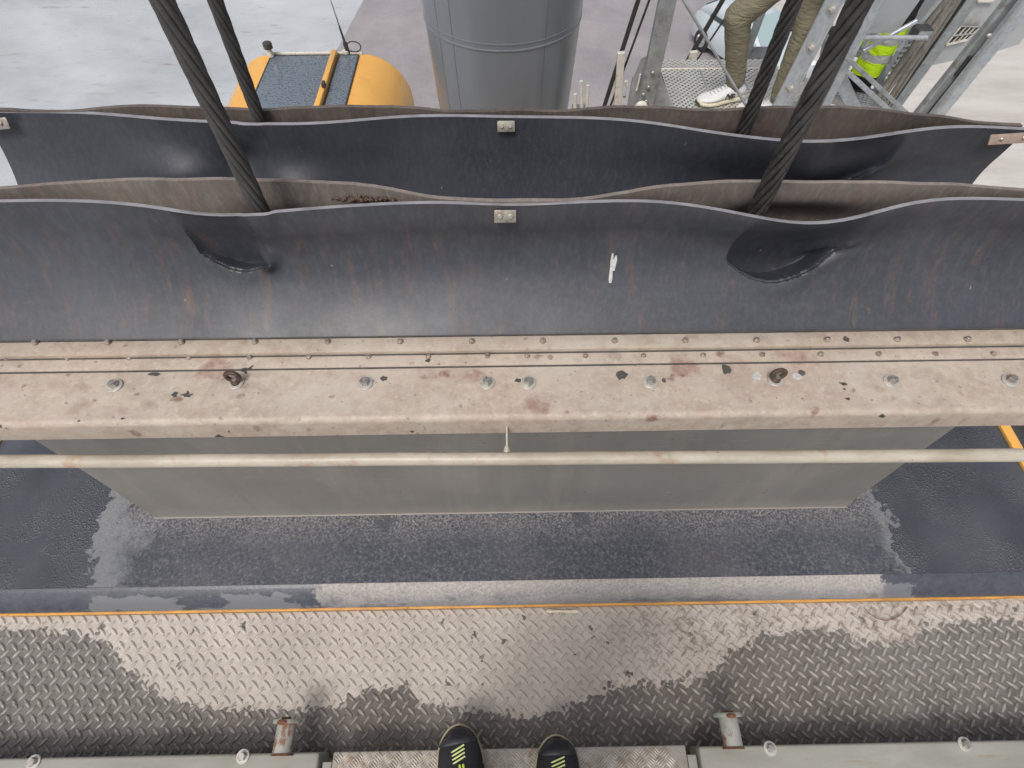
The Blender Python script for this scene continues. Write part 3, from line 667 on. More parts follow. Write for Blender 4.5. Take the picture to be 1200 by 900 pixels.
flap('rear_flap', trunk, lipR, ZL1+0.002, 0.902, zb1, 0.009, ['dusty_rubber', 'dusty_rubber', 'black_rubber'], lambda x, z, v, y: y+(0.06*math.exp(-((x-xa-0.01)/0.13)**2)+0.03*math.exp(-((x-XL1)/0.09)**2))*(1-sst(0.5, 0.85, v)), nx=360, nz=24, rag=0.0034, ymid=0.915)
b = MB(); b.box(((TX0+TX1)/2, 1.08, ZB), (TX1-TX0, 0.06, 0.02), 0.002); b.build('rear_clamp_strip', 'dirty_beige_paint', trunk)
b = MB(); b.box(((TX0+TX1)/2, 1.135, 0.64), (TX1-TX0, 0.05, 0.05), 0.004); b.build('rear_cover_plate', 'dirty_beige_paint', trunk)
def clip(parent, px, py, z, w_, h_, mat='clip_steel', tilt=0.0, yo=-0.006):
    p = at(px, py, z=z)+Vector((0, yo, 0))
    rot = Matrix.Rotation(R(-28), 3, 'X') @ Matrix.Rotation(tilt, 3, 'Y')
    b = MB(); b.box(p, (w_, 0.005, h_), 0.0022, rot); co = b.build('clip_plate', mat, parent)
    bmsh = MB(); bmsh.lathe([(0.0052, 0), (0.0052, 0.003), (0.0035, 0.0042), (0.0001, 0.0042)], seg=12); me = bmsh.mesh('rivet', 'bolt_steel', 30)
    for s_ in (-1, 1):
        inst('rivet', me, co, p+rot @ Vector((s_*w_*0.24, -0.0025, 0)), (R(90-28), 0, 0))
    return co
clip(trunk, 592, 251, ZL1-0.018, 0.042, 0.024)
# white splash and dark drips on the front flap, a scrap of muck lying on its edge
def on_flap(px, py):
    x, z = xz(px, py, *S1); v = (z-zb1)/(ZL1-zb1); y = ex1(x, z, v, prof_y(yb1, YM1, interp(LF, x), v)+mnoise.noise((x*3.1, v*1.7, yb1*9))*0.008*v*(1-v*0.6)+mnoise.noise((x*1.1, v*0.9, yb1*5))*0.012*math.sin(math.pi*min(1, v*1.05)))[0]
    return Vector((x, y, z))
def splash(spots, w_, mat, name, seed):
    rnd = random.Random(seed); b = MB()
    for (x0, y0, x1, y1) in spots:
        n = 7; L_, R_ = [], []
        for i in range(n+1):
            t = i/n; h_ = w_*(math.sin(math.pi*(0.08+0.84*t))**0.6)*rnd.uniform(0.6, 1.2)
            for s_, l_ in ((-1, L_), (1, R_)): l_.append(on_flap(x0+(x1-x0)*t+s_*h_, y0+(y1-y0)*t)+Vector((0, -0.0012, 0.0005)))
        m_ = n+1; b.add(L_+R_+[p+Vector((0, 0.002, -0.001)) for p in L_+R_], [(i, i+1, m_+i+1, m_+i) for i in range(n)]+[(2*m_+i, 3*m_+i, 3*m_+i+1, 2*m_+i+1) for i in range(n)])
    return b.build(name, mat, trunk)
splash([(718, 297, 715, 332), (722, 300, 719, 318)], 2.6, 'bird_lime', 'white_splash', 4)
splash([(1001, 360, 1000, 384), (1016, 359, 1018, 367)], 3.2, 'dark_flake_seam_shadow', 'dark_drip', 5)
b = MB(); rnd = random.Random(3)
for i in range(90):
    u = rnd.gauss(0, 1); px = 428+u*17; q = at(px, 236-abs(rnd.gauss(0, 2.6))-max(0, (px-400)*0.0), z=ZL1-0.012-rnd.random()*0.01)
    b.ball(q+Vector((0, 0, 0)), rnd.uniform(0.002, 0.0048), 6)
b.build('muck_lumps', 'rusty_forged_steel', trunk, kind='stuff')

# ================================================================== REAR ROPE TRUNK
ZL2 = 0.80
trunk2 = thing('rope_trunk', 'second rope trunk behind the first, black rubber seal flaps with open lips and end clips', 'rope trunk', (0, 1.36, ZR))
lip2F = [(-160, 133), (-20, 132), (50, 132.5), (105, 133.5), (145, 137), (205, 142), (255, 145), (300, 147), (350, 147), (400, 144), (450, 139), (500, 136.5), (560, 137), (590, 138), (640, 138), (700, 139), (760, 144),
         (800, 151), (850, 159), (900, 165), (950, 168.5), (990, 166), (1030, 161), (1080, 153), (1120, 149.5), (1160, 150), (1200, 153), (1330, 156)]
lip2R = [(-160, 131), (-20, 130), (60, 131), (105, 130), (150, 126), (180, 125), (250, 127), (330, 131.5), (360, 128), (420, 124), (470, 126.5), (500, 129), (570, 132), (640, 131), (700, 128), (750, 126), (800, 130), (830, 131),
         (870, 127.5), (920, 126), (1000, 127), (1060, 132), (1110, 138), (1150, 144), (1200, 148), (1330, 152)]
e0, e1 = at(5, 150, z=ZL2-0.02).x-0.065, at(1197, 168, z=ZL2-0.02).x+0.01
S2 = (1.19, YM2, 0.44, ZL2)
xd, zd = xz(975, 206, *S2)
xh, zh = xz(205, 190, *S2); xh2, zh2 = xz(340, 203, *S2)
def ex2(x, z, v, y):
    li = 1.339+bend(ZL2, z); y = push(y, x, z, v, -0.640, li-0.002, 0.09); y = push(y, x, z, v, 0.618, li-0.002, 0.09)
    d_ = pocket(x, z, xd, 0.10, zd, 0.03, 0.05, ZL2, 0.03, 0.005, 0.9, 0.003); y += d_[0]
    for xc, a, vv in ((xh, 0.045, 0.62), (xh2, 0.045, 0.52), (xd-0.05, 0.03, 0.7)):
        y -= a*math.exp(-((x-xc)/0.11)**2)*math.exp(-((v-vv)/0.16)**2)
    y += 0.05*math.exp(-((x-(xh+xh2)/2-0.03)/0.06)**2)*math.exp(-((v-0.62)/0.2)**2)
    return push(push(y, x, z, v, -0.640, li, 0.05), x, z, v, 0.618, li, 0.05), d_[1]
flap('front_flap', trunk2, lip2F, ZL2, 1.19, 0.44, 0.0125, ['dark_rubber', 'cut_rubber_edge', 'dark_rubber'], ex2, nx=420, nz=60, x0=e0, x1=e1, ymid=YM2)
flap('rear_flap', trunk2, lip2R, ZL2+0.002, 1.40, 0.44, 0.012, ['grimy_rubber', 'grimy_rubber', 'dark_rubber'], lambda x, z, v, y: y+0.03*(math.exp(-((x+0.64)/0.09)**2)+math.exp(-((x-0.62)/0.09)**2))*(1-sst(0.5, 0.9, v)), nx=320, nz=20, rag=0.0045, x0=e0, x1=e1, ymid=1.405)
clip(trunk2, 593, 145.5, ZL2-0.016, 0.046, 0.027, yo=-0.010)
clip(trunk2, -4, 143, ZL2-0.016, 0.075, 0.028, tilt=R(-4), yo=-0.010); clip(trunk2, 1183, 159, ZL2-0.016, 0.115, 0.025, 'brown_clip', tilt=R(-3), yo=-0.012)
b = MB(); b.box(((e0+e1)/2, 1.345, 0.20), (e1-e0-0.5, 0.36, 0.459), 0.004); b.build('casing', 'olive_grey_paint', trunk2)
b = MB(); b.box(((e0+e1)/2, 1.155, 0.44), (e1-e0-0.1, 0.06, 0.02), 0.002); b.build('clamp_strip', 'dirty_beige_paint', trunk2)
b = MB(); b.box(((e0+e1)/2, 1.54, 0.44), (e1-e0-0.1, 0.06, 0.02), 0.002); b.build('clamp_strip', 'dirty_beige_paint', trunk2)

# ================================================================== HOIST ROPES
def strand_mesh(R_, rs, lay, hand, L, mat, ph, low, seg=7):
    b = MB(); step = lay/24; n = int(L/step); pts = []
    for i in range(n+1):
        z = L*i/n; a = hand*2*math.pi*z/lay+ph; pts.append((math.cos(a)*R_, math.sin(a)*R_+bend(low, z), z))
    b.tube(pts, rs, seg); return b.mesh('strand', mat, 'all')
def rope(px, py, ptop, Y, dia, hand, lay, mat, label, k=8, fat=1.0, core='black_rubber_hose'):
    p = at(px, py, Y=Y); q = at(ptop, 0, Y=Y); d = (q-p).normalized(); p = p-d*(0.42/d.z); L = 5.6; z0 = p.z
    o = thing('hoist_rope', label, 'wire rope', tuple(p), 'hoist ropes rising out of the rubber flaps')
    ro = dia/2; rs = ro/(1+1/math.sin(math.pi/k))*fat; rc = ro-rs
    for i in range(k):
        s_ = bpy.data.objects.new('strand', strand_mesh(rc, rs, lay, hand, L, mat, 2*math.pi*i/k, 0.42)); COL.objects.link(s_); s_.parent = o
    b = MB(); b.tube([(p.x, p.y+bend(0.42, h_), z0+h_) for h_ in (0, 0.28, 0.31, 0.34, 0.37, 0.40, 0.42, 0.5, 2, L)], rc*0.96, 10); b.build('rope_core', core, o)
    o.rotation_euler = (0, math.atan2(d.x, d.z), 0)
    return o
YW1, YW2 = 0.856, 1.374
rope(305, 246, 190, YW1, 0.0335, -1, 0.36, 'caked_wire', 'worn smooth dark wire rope rising from the front flaps on the left', 8, 1.12)
rope(886, 249, 1008, YW1, 0.0355, 1, 0.27, 'greased_wire', 'thick black wire rope with open twisted strands rising from the front flaps on the right', 7, 0.98)
rope(304, 140, 252, YW2, 0.034, -1, 0.36, 'caked_wire', 'left wire rope standing in the rear flaps in front of the yellow cab', 8, 1.10)
rope(873, 148, 931, YW2, 0.037, 1, 0.27, 'greased_wire', 'twisted black wire rope in the rear flaps crossing the khaki trousers', 7, 0.98)

# ================================================================== WALKWAY the photographer looks down on
walk = thing('walkway', 'steel tread plate walkway, dusty dry patch in the middle and wet dark ends', 'walkway', (0, 0.17, ZT))
ylo = -0.06
b = MB(); b.box((0, (ylo+yl-0.007)/2, ZT-0.004), (3.2, yl-0.007-ylo, 0.008), 0.0); b.build('tread_plate', 'tread_plate_paint', walk)
b = MB(); dx, dy = 0.0334, 0.0176; row = 0; y = yl-0.016
def lug(b, x, y, z, ang, L=0.0172, w_=0.0054, h=0.0046):
    vs = []; n = 8; ca, sa = math.cos(ang), math.sin(ang)
    for s_, zz in ((1.0, 0.0), (0.72, h*0.8)):
        for i in range(n):
            a = 2*math.pi*i/n; u, v = math.cos(a)*L*s_, math.sin(a)*w_*s_*(1.0 if s_ == 1 else 0.8)
            vs.append((x+u*ca-v*sa, y+u*sa+v*ca, z+zz))
    vs.append((x, y, z+h))
    fs = [(i, (i+1) % n, n+(i+1) % n, n+i) for i in range(n)]+[(n+i, n+(i+1) % n, 2*n) for i in range(n)]
    b.add(vs, fs)
while y > ylo+0.01:
    k0 = -50
    for k in range(k0, 51):
        x = k*dx+(dx*0.5 if row % 2 else 0)
        lug(b, x, y, ZT, R(52) if row % 2 else R(-42))
    row += 1; y -= 0.0176
b.build('raised_lugs', 'tread_plate_paint', walk, smooth=50, kind='stuff')
b = MB(); b.box((0, -0.055, ZT-0.09), (3.2, 0.012, 0.16), 0.001); b.build('support_beam', 'charcoal_paint', walk)
# brown wire hoop, bone coloured scrap and muck against the yellow edge
b = MB(); pts = []
for i in range(15):
    t = i/14; q = at(1012+t*52, 711+16*math.sin(math.pi*t)**0.8, z=ZT+0.008); pts.append(q)
b.tube(pts, 0.0011, 6); tag(b.build('loose_wire', 'wire_brown', origin=tuple(pts[7])), 'thin brown wire bent into a hoop against the yellow edge', 'wire')
p0, p1 = at(640, 716, z=ZT+0.008), at(678, 716.5, z=ZT+0.008)
b = MB(); b.tube([p0, p0.lerp(p1, 0.1), p0.lerp(p1, 0.2), p0.lerp(p1, 0.5), p0.lerp(p1, 0.8), p0.lerp(p1, 0.9), p1], [0.003, 0.0065, 0.0042, 0.0036, 0.0042, 0.0068, 0.003], 10, squash=0.8)
tag(b.build('bone_scrap', 'bone_scrap', origin=tuple(p0.lerp(p1, 0.5))), 'small bone coloured scrap lying beside the yellow edge', 'scrap')

# grey beams, aluminium step
def beam(x0, x1, yfr, label):
    o = thing('box_beam', label, 'beam', ((x0+x1)/2, yfr-0.1, -0.09))
    b = MB(); b.box(((x0+x1)/2, yfr-0.10, -0.045), (abs(x1-x0), 0.20, 0.094), 0.006, seg=3); b.build('beam_body', 'grey_green_paint', o); return o
zb0 = 0.002
yfl = at(190, 885, z=zb0).y; yfr_ = at(1000, 871, z=zb0).y
bl = beam(-1.6, at(374, 884, z=zb0).x, yfl, 'grey painted beam across the lower left corner, one stub pin')
br = beam(at(819, 875, z=zb0).x, 1.6, yfr_, 'grey painted beam across the lower right corner, one stub pin')
for bo, pts in ((bl, ((40, 893), (285, 886.5))), (br, ((902, 877), (1130, 872)))):
    for px, py in pts:
        p = at(px, py, z=zb0); wo = inst('washer', wmesh, bo, p); inst('hex_head', hmesh, wo, p+Vector((0, 0, 0.0038)), (0, 0, random.random()))
for bo, px, py in ((bl, 331, 880), (br, 859, 872)):
    p = at(px, py, z=0.012); L = 0.064
    b = MB(); b.lathe([(0.0225, 0), (0.0225, L)], (p.x, p.y-0.008, p.z), 26, axis='Y'); st = b.build('stub_pin', 'rust_streaked_paint', bo)
    b = MB(); b.lathe([(0.033, 0), (0.034, 0.002), (0.034, 0.007), (0.033, 0.009)], (p.x, p.y-0.008+L, p.z), 30, axis='Y'); b.build('flange', 'rust_streaked_paint', st)
    b = MB(); b.lathe([(0.012, 0), (0.012, 0.006), (0.0001, 0.006)], (p.x, p.y-0.0+L, p.z+0.012), 6, axis='Y'); b.ball((p.x-0.002, p.y-0.006+L, p.z+0.034), (0.013, 0.006, 0.003), 8); b.build('rust_lump', 'rust', st)
    b = MB(); b.lathe([(0.026, 0), (0.024, 0.005)], (p.x, p.y-0.010, p.z), 24, axis='Y'); b.build('weld_bead', 'rust', st)
step = thing('step_plate', 'aluminium chequer step plate under the black shoes', 'step', (0, -0.1, -0.03))
xs0, xs1 = at(390, 885, z=0).x, at(804, 878, z=0).x; ys = at(600, 877, z=0).y
b = MB(); b.box(((xs0+xs1)/2, ys-0.16, -0.012), (xs1-xs0, 0.32, 0.022), 0.004); b.build('step_tray', 'aluminium_tread', step)
b = MB(); cell = 0.024; y = ys-0.0135; r_ = 0
while y > ys-0.14:
    nx_ = int((xs1-xs0)/cell)-1
    for k in range(nx_):
        x = xs0+0.014+k*cell+(cell/2 if r_ % 2 else 0); an = R(45) if (k+r_) % 2 else R(-45)
        for t in (-1.5, -0.5, 0.5, 1.5):
            ox, oy = -math.sin(an)*t*0.0055, math.cos(an)*t*0.0055; lug(b, x+ox, y+oy, -0.001, an, 0.0110, 0.0019, 0.0028)
    r_ += 1; y -= cell*0.82
b.build('tread_ribs', 'aluminium_tread', step, smooth=50, kind='stuff')
for xg in (xs0-0.014, xs1+0.014):
    b = MB(); b.box((xg, ys-0.12, -0.03), (0.022, 0.20, 0.04), 0.002); b.build('end_bracket', 'grey_green_paint', step)

# ================================================================== PEOPLE
def shoe_part(parent, name, ankle, yaw, secs, mat, z0, seg=20, topcut=None):
    """lofted along the foot: secs = (s along the foot from the heel, half width, z bottom, z top, side shift)"""
    b = MB(); fx = Vector((math.cos(yaw), math.sin(yaw), 0)); sd = Vector((-math.sin(yaw), math.cos(yaw), 0)); vs = []; n = len(secs)
    for s_, hw, zb, zt, sh in secs:
        for k in range(seg):
            a = 2*math.pi*k/seg; c_, s2 = math.cos(a), math.sin(a)
            e = 0.72; u = math.copysign(abs(c_)**e, c_)*hw; v = math.copysign(abs(s2)**e, s2)
            zz = (zb+zt)/2+v*(zt-zb)/2
            if v > 0: u *= 1-0.25*v*v
            vs.append(Vector(ankle)+fx*s_+sd*(u+sh)+Vector((0, 0, z0+zz)))
    fs = [(i*seg+k, i*seg+(k+1) % seg, (i+1)*seg+(k+1) % seg, (i+1)*seg+k) for i in range(n-1) for k in range(seg)]
    fs += [tuple(range(seg))[::-1], tuple((n-1)*seg+k for k in range(seg))]
    b.add(vs, fs); return b.build(name, mat, parent, smooth=70)
def shoe(parent, ankle, yaw, z0, up, sole, L=0.295, high=0.0, W=0.052, solet=0.022, side=1):
    k = L/0.295
    def sc(l): return [(s_*k-0.085*k, w_*W/0.052, zb, zt, sh*side) for s_, w_, zb, zt, sh in l]
    T = solet
    upper = sc([(-0.002, 0.012, T, 0.05, 0), (0.006, 0.027, T-0.006, 0.078+high, 0), (0.04, 0.037, T-0.008, 0.092+high, 0), (0.085, 0.040, T-0.008, 0.100+high, 0), (0.115, 0.041, T-0.008, 0.098+high*0.45, 0), (0.15, 0.045, T-0.008, 0.082, 0.002),
                (0.19, 0.050, T-0.008, 0.068, 0.004), (0.225, 0.050, T-0.008, 0.060, 0.004), (0.255, 0.046, T-0.008, 0.055, 0.003), (0.275, 0.037, T-0.006, 0.049, 0.001), (0.288, 0.024, T-0.003, 0.041, 0), (0.294, 0.010, T, 0.033, 0)])
    u = shoe_part(parent, 'shoe', ankle, yaw, upper, up, z0)
    so = sc([(-0.008, 0.016, 0.004, T, 0), (0.0, 0.030, 0.0, T+0.004, 0), (0.04, 0.040, 0.0, T, 0), (0.09, 0.041, 0.0, T, 0), (0.15, 0.047, 0.0, T, 0.002), (0.19, 0.0525, 0.0, T, 0.004), (0.225, 0.0528, 0.001, T, 0.004),
             (0.255, 0.0490, 0.003, T, 0.003), (0.277, 0.0400, 0.006, T+0.001, 0.001), (0.291, 0.0270, 0.009, T+0.003, 0), (0.299, 0.011, 0.013, T+0.003, 0)])
    shoe_part(u, 'sole', ankle, yaw, so, sole, z0)
    return u
def remeshed(name, blobs, mat, parent, voxel=0.012, smooth=4, seed=0, wrinkle=0.0):
    """one continuous skin grown over tapered limbs: blobs = (p0, p1, r0, r1[, squash vec])"""
    b = MB()
    for bl_ in blobs:
        p0, p1, r0, r1 = Vector(bl_[0]), Vector(bl_[1]), bl_[2], bl_[3]
        d = p1-p0; n = max(2, int(d.length/(max(0.004, min(r0, r1))*0.8)))
        if d.length < 1e-5: b.ball(p0, bl_[4] if len(bl_) > 4 else r0, 14); continue
        pts = [p0+d*(i/n) for i in range(n+1)]; rs = [r0+(r1-r0)*i/n for i in range(n+1)]
        b.tube(pts, rs, 12); b.ball(p0, r0*0.995, 12); b.ball(p1, r1*0.995, 12)
    me = b.mesh(name, mat, False); o = bpy.data.objects.new(name, me); COL.objects.link(o)
    md = o.modifiers.new('r', 'REMESH'); md.mode = 'VOXEL'; md.voxel_size = voxel
    ms = o.modifiers.new('s', 'SMOOTH'); ms.iterations = smooth; ms.factor = 0.5
    dg = bpy.context.evaluated_depsgraph_get(); ev = o.evaluated_get(dg); nm = bpy.data.meshes.new_from_object(ev); nm.name = name
    bpy.data.objects.remove(o); bpy.data.meshes.remove(me)
    off = world(parent)
    nv = [v.normal.copy() for v in nm.vertices]
    for v, nn in zip(nm.vertices, nv):
        c_ = v.co.copy()
        if wrinkle:
            q = mnoise.noise((c_.x*9+seed, c_.y*9, c_.z*26))*0.6+mnoise.noise((c_.x*18, c_.y*18+seed, c_.z*60+c_.x*25))*0.4
            c_ = c_+nn*(q*wrinkle)
        v.co = c_-off
    nm.materials.clear(); nm.materials.append(MAT[mat]); nm.polygons.foreach_set('use_smooth', [True]*len(nm.polygons))
    r_ = bpy.data.objects.new(name, nm); COL.objects.link(r_); r_.parent = parent; return r_
def person(label, base, hip, legs, yaw, shirt, pants, shoefn, lean=(0, 0, 0), pant_r=(0.088, 0.066, 0.058), wr=0.008, bent=False):
    """legs = ((ankle, knee), (ankle, knee)); yaw = heading of the face"""
    o = thing('person', label, 'person', base)
    f = Vector((math.cos(yaw), math.sin(yaw), 0)); s_ = Vector((-math.sin(yaw), math.cos(yaw), 0)); hip = Vector(hip); up = Vector((0, 0, 1)); ln = Vector(lean)
    chest = hip+up*0.42+ln*0.8; neck = hip+up*0.56+ln; head = hip+up*0.73+ln*1.15
    pb = [(hip-s_*0.07, hip+s_*0.07, 0.125, 0.125), (hip+up*0.08-s_*0.05, hip+up*0.08+s_*0.05, 0.125, 0.125)]
    for sg, (an, kn) in zip((1, -1), legs):
        an, kn = Vector(an), Vector(kn); h0 = hip+s_*sg*0.09-up*0.03
        pb += [(h0, kn, pant_r[0], pant_r[1]), (kn, an+up*0.03, pant_r[1], pant_r[2])]
    remeshed('trousers', pb, pants, o, 0.011, 5, 3, wr)
    jb = [(hip+up*0.10-s_*0.05, hip+up*0.10+s_*0.05, 0.135, 0.135), (hip+up*0.25+ln*0.4-s_*0.05, hip+up*0.25+ln*0.4+s_*0.05, 0.135, 0.135), (chest-s_*0.09, chest+s_*0.09, 0.12, 0.12), (neck-up*0.05-s_*0.14, neck-up*0.05+s_*0.14, 0.065, 0.065)]
    bb = [(neck-up*0.06, head, 0.055, 0.05), (head+up*0.02, head+up*0.02, 0.09, 0.09, (0.077, 0.093, 0.115)), (head+f*0.05-up*0.06, head+f*0.06-up*0.06, 0.045, 0.042), (head+f*0.085, head+f*0.105-up*0.025, 0.011, 0.015),
          (head+s_*0.078, head+s_*0.082-up*0.03, 0.016, 0.013), (head-s_*0.078, head-s_*0.082-up*0.03, 0.016, 0.013)]
    for sg in (1, -1):
        sh = neck-up*0.06+s_*sg*0.17; el = sh-up*0.27+s_*sg*0.06-f*0.03; wr_ = el+(f*0.16-up*0.15 if bent else -up*0.23+f*0.06)
        jb += [(sh, el, 0.058, 0.05), (el, wr_, 0.05, 0.038)]
        dh = (wr_-el).normalized(); palm = wr_+dh*0.075; bb += [(wr_-dh*0.05, wr_, 0.027, 0.027), (wr_, palm, 0.027, 0.03), (wr_+f*0.02, palm+f*0.028, 0.016, 0.012), (wr_-f*0.012, palm-f*0.024, 0.016, 0.012)]
        for q, ll in zip((0.030, 0.010, -0.010, -0.029), (0.070, 0.079, 0.073, 0.056)):
            k1 = palm+f*q+dh*ll*0.5; k2 = k1+dh*ll*0.42-s_*sg*0.012; bb += [(palm+f*q*0.8, k1, 0.0095, 0.0088), (k1, k2, 0.0088, 0.0075)]
        th = wr_+dh*0.02+f*0.025; bb += [(th, th+f*0.025+dh*0.03, 0.012, 0.011), (th+f*0.025+dh*0.03, th+f*0.034+dh*0.062, 0.011, 0.009)]
    remeshed('jacket', jb, shirt, o, 0.013, 5, 8, 0.006)
    body = remeshed('body', bb, 'skin', o, 0.0065, 2)
    b = MB(); b.ball(head+up*0.045-f*0.012, (0.086, 0.100, 0.105), 20, rot=Matrix.Rotation(yaw-math.pi/2, 3, 'Z'))
    hb = MB(); hb.v = b.v; hb.f = [q for q in b.f if sum(((b.v[i]-head).dot(f) < 0.035 or (b.v[i]-head).z > 0.075) and (b.v[i]-head).z > -0.05 for i in q) == len(q)]; hb.mi = [0]*len(hb.f)
    hb.build('hair', 'hair_brown', o)
    b = MB()
    for sg in (1, -1): b.ball(head+up*0.015+f*0.083+s_*sg*0.03, (0.011, 0.011, 0.007), 8)
    b.build('eyes', 'off_white_paint', body)
    b = MB(); b.tube([head+f*0.096-up*0.062-s_*0.022, head+f*0.103-up*0.064, head+f*0.096-up*0.062+s_*0.022], 0.005, 6); b.build('mouth', 'skin', body)
    for i, (an, kn) in enumerate(legs): shoefn(o, an, i)
    return o
ZP = -0.28
# the person in khaki trousers on the landing, facing left
a1 = at(860, 99, z=ZP+0.10); a2 = at(912, 119, z=ZP+0.10)
k1 = at(884, 5, z=ZP+0.50); k1.y = a1.y-0.06; k1.x = a1.x-0.125; k2 = Vector((a2.x+0.005, a2.y+0.02, ZP+0.50))
hip1 = ((a1.x+a2.x)/2+0.02, (a1.y+a2.y)/2, ZP+0.92)
YAW1 = math.pi+R(14)
def sneakers(o, an, i):
    yw = YAW1 if i == 0 else YAW1-R(30)
    u = shoe(o, (an[0], an[1], 0), yw, ZP+0.002, 'white_shoe', 'cream_sole', 0.30, 0.004, 0.053, 0.036)
    fx = Vector((math.cos(yw), math.sin(yw), 0)); sdv = Vector((-math.sin(yw), math.cos(yw), 0)); c_ = Vector((an[0], an[1], 0))
    if i == 0:      # dark mark on the flank towards the viewer
        b = MB(); side = sdv if sdv.y < 0 else -sdv
        q = c_+fx*0.035+side*0.0455+Vector((0, 0, ZP+0.058))
        for dx0, dz0, dx1, dz1, t in ((-0.024, -0.014, -0.016, 0.014, 0.005), (-0.016, 0.014, 0.004, -0.014, 0.006), (0.004, -0.014, 0.012, 0.014, 0.005), (0.016, -0.014, 0.022, 0.014, 0.004), (0.022, 0.012, 0.034, 0.004, 0.004), (0.017, -0.012, 0.036, -0.006, 0.004)):
            b.tube([q-fx*dx0+Vector((0, 0, dz0)), q-fx*dx1+Vector((0, 0, dz1))], t*0.8, 6)
        b.build('side_mark', 'charcoal_paint', u)
    b = MB()
    for k in range(5): 
        e = c_+fx*(0.055+k*0.021)+Vector((0, 0, ZP+0.103-k*0.0075)); b.tube([e-sdv*0.017-Vector((0, 0, 0.008)), e-Vector((0, 0, 0.001)), e+sdv*0.017-Vector((0, 0, 0.008))], 0.003, 6)
    b.build('laces', 'white_shoe', u)
    b = MB(); b.lathe([(0.040, 0.07), (0.041, 0.15)], (an[0], an[1], ZP), 16); b.build('sock', 'grey_cloth', u)
    b = MB(); b.ball(c_+fx*0.212+Vector((0, 0, ZP+0.022)), (0.012, 0.03, 0.010), 10, rot=Matrix.Rotation(yw, 3, 'Z')); b.build('toe_bumper', 'charcoal_paint', u)
person('person in khaki trousers and white sneakers standing on the perforated landing', (hip1[0], hip1[1], ZP), hip1, ((a1, k1), (a2, k2)), YAW1, 'navy_cloth', 'khaki_cloth', sneakers, (-0.02, 0, 0), (0.088, 0.074, 0.056), 0.005)
# the worker in hi-vis trousers on the stairs
ZS = -0.68
w1 = at(1009, 93, z=ZS+0.08); w2 = at(1000, 62, z=ZS+0.10); w2 = Vector((w1.x+0.02, w1.y+0.34, ZS+0.18))
kk1 = Vector((w1.x+0.03, w1.y-0.03, ZS+0.50)); kk2 = Vector((w2.x+0.02, w2.y, ZS+0.58))
hipw = (w1.x+0.10, w1.y+0.16, ZS+0.93)
YAW2 = math.pi*0.86
def boots(o, an, i):
    z0 = ZS+0.002 if i == 0 else ZS+0.202
    shoe(o, (an[0], an[1], 0), YAW2+(R(12) if i == 0 else 0), z0, 'black_leather', 'dark_sole', 0.30, 0.07, 0.056, 0.03)
person('worker in black boots and hi-vis yellow trousers on the grating stair', (hipw[0], hipw[1], ZS), hipw, ((w1, kk1), (w2, kk2)), YAW2, 'hi_vis_jacket', 'hi_vis_cloth', boots, (0, 0, 0), (0.095, 0.092, 0.098), 0.012)
# photographer: black trainers at the lower edge, body behind and below the lens
t1 = at(538, 837, z=0.02); t2 = at(652, 849, z=0.02)
def trainers(o, an, i):
    yw = (R(98.5) if i == 0 else R(90.5)); W_ = 0.054
    u = shoe(o, (an[0], an[1], 0), yw, 0.0025, 'black_mesh', 'dark_sole', 0.30, 0.0, W_, 0.022)
    fx = Vector((math.cos(yw), math.sin(yw), 0)); sdv = Vector((-math.sin(yw), math.cos(yw), 0)); c_ = Vector((an[0], an[1], 0)); k = 0.30/0.295
    def sc(l): return [((s_-0.085)*k, w_*W_/0.052, zb, zt, sh) for s_, w_, zb, zt, sh in l]
    cap = sc([(0.262, 0.0447, 0.012, 0.0540, 0.003), (0.264, 0.0450, 0.012, 0.0545, 0.003), (0.268, 0.0432, 0.012, 0.0565, 0.003), (0.277, 0.0380, 0.014, 0.0505, 0.001), (0.290, 0.0250, 0.017, 0.0425, 0), (0.2965, 0.010, 0.021, 0.034, 0)])
    shoe_part(u, 'toe_cap', (an[0], an[1], 0), yw, cap, 'scuffed_toe', 0.0025)
    rim = MB(); pts = []
    for q in range(25):
        a = R(-95+190*q/24); s_ = 0.222+math.cos(a)*0.0795; pts.append(c_+fx*((s_-0.085)*k)+sdv*(math.sin(a)*0.0522*W_/0.052+0.003)+Vector((0, 0, 0.024)))
    rim.tube(pts, 0.0028, 6); rim.build('rand', 'tan_sole', u)
    b = MB()
    def zt(s_): return interp([(0.15, 0.082), (0.19, 0.068), (0.225, 0.060), (0.255, 0.0555), (0.262, 0.0545)], s_)+0.0035
    off = 0.004 if i == 0 else 0.004
    for q in range(4):
        s0 = 0.248-q*0.0075; e0_ = c_+fx*((s0-0.085)*k)+sdv*(0.020)+Vector((0, 0, zt(s0)-0.004)); s1 = s0+0.011
        e1_ = c_+fx*((s1-0.085)*k)+sdv*(-0.012)+Vector((0, 0, zt(s1)+0.0005)); b.tube([e0_, (e0_+e1_)/2+Vector((0, 0, 0.0028)), e1_], 0.0019, 6)
    b.build('instep_stripes', 'pale_lime', u)
    b = MB()
    for q in (-1, 1):
        e0_ = c_+fx*((0.222-0.085)*k)+sdv*(q*0.004-0.002)+Vector((0, 0, zt(0.222)+0.002)); e1_ = c_+fx*((0.175-0.085)*k)+sdv*(q*0.005-0.004)+Vector((0, 0, zt(0.175)+0.003)); b.tube([e0_, e1_], 0.0028, 6)
    b.build('lace', 'lime', u)
    for sg in (1, -1):
        b = MB(); e = [c_+fx*((s_-0.085)*k)+sdv*(sg*w_+0.003)+Vector((0, 0, z_)) for s_, w_, z_ in ((0.212, 0.043, 0.050), (0.195, 0.0465, 0.052), (0.178, 0.0450, 0.056))]
        b.tube(e, 0.0013, 5); b.build('side_piping', 'off_white_paint', u)
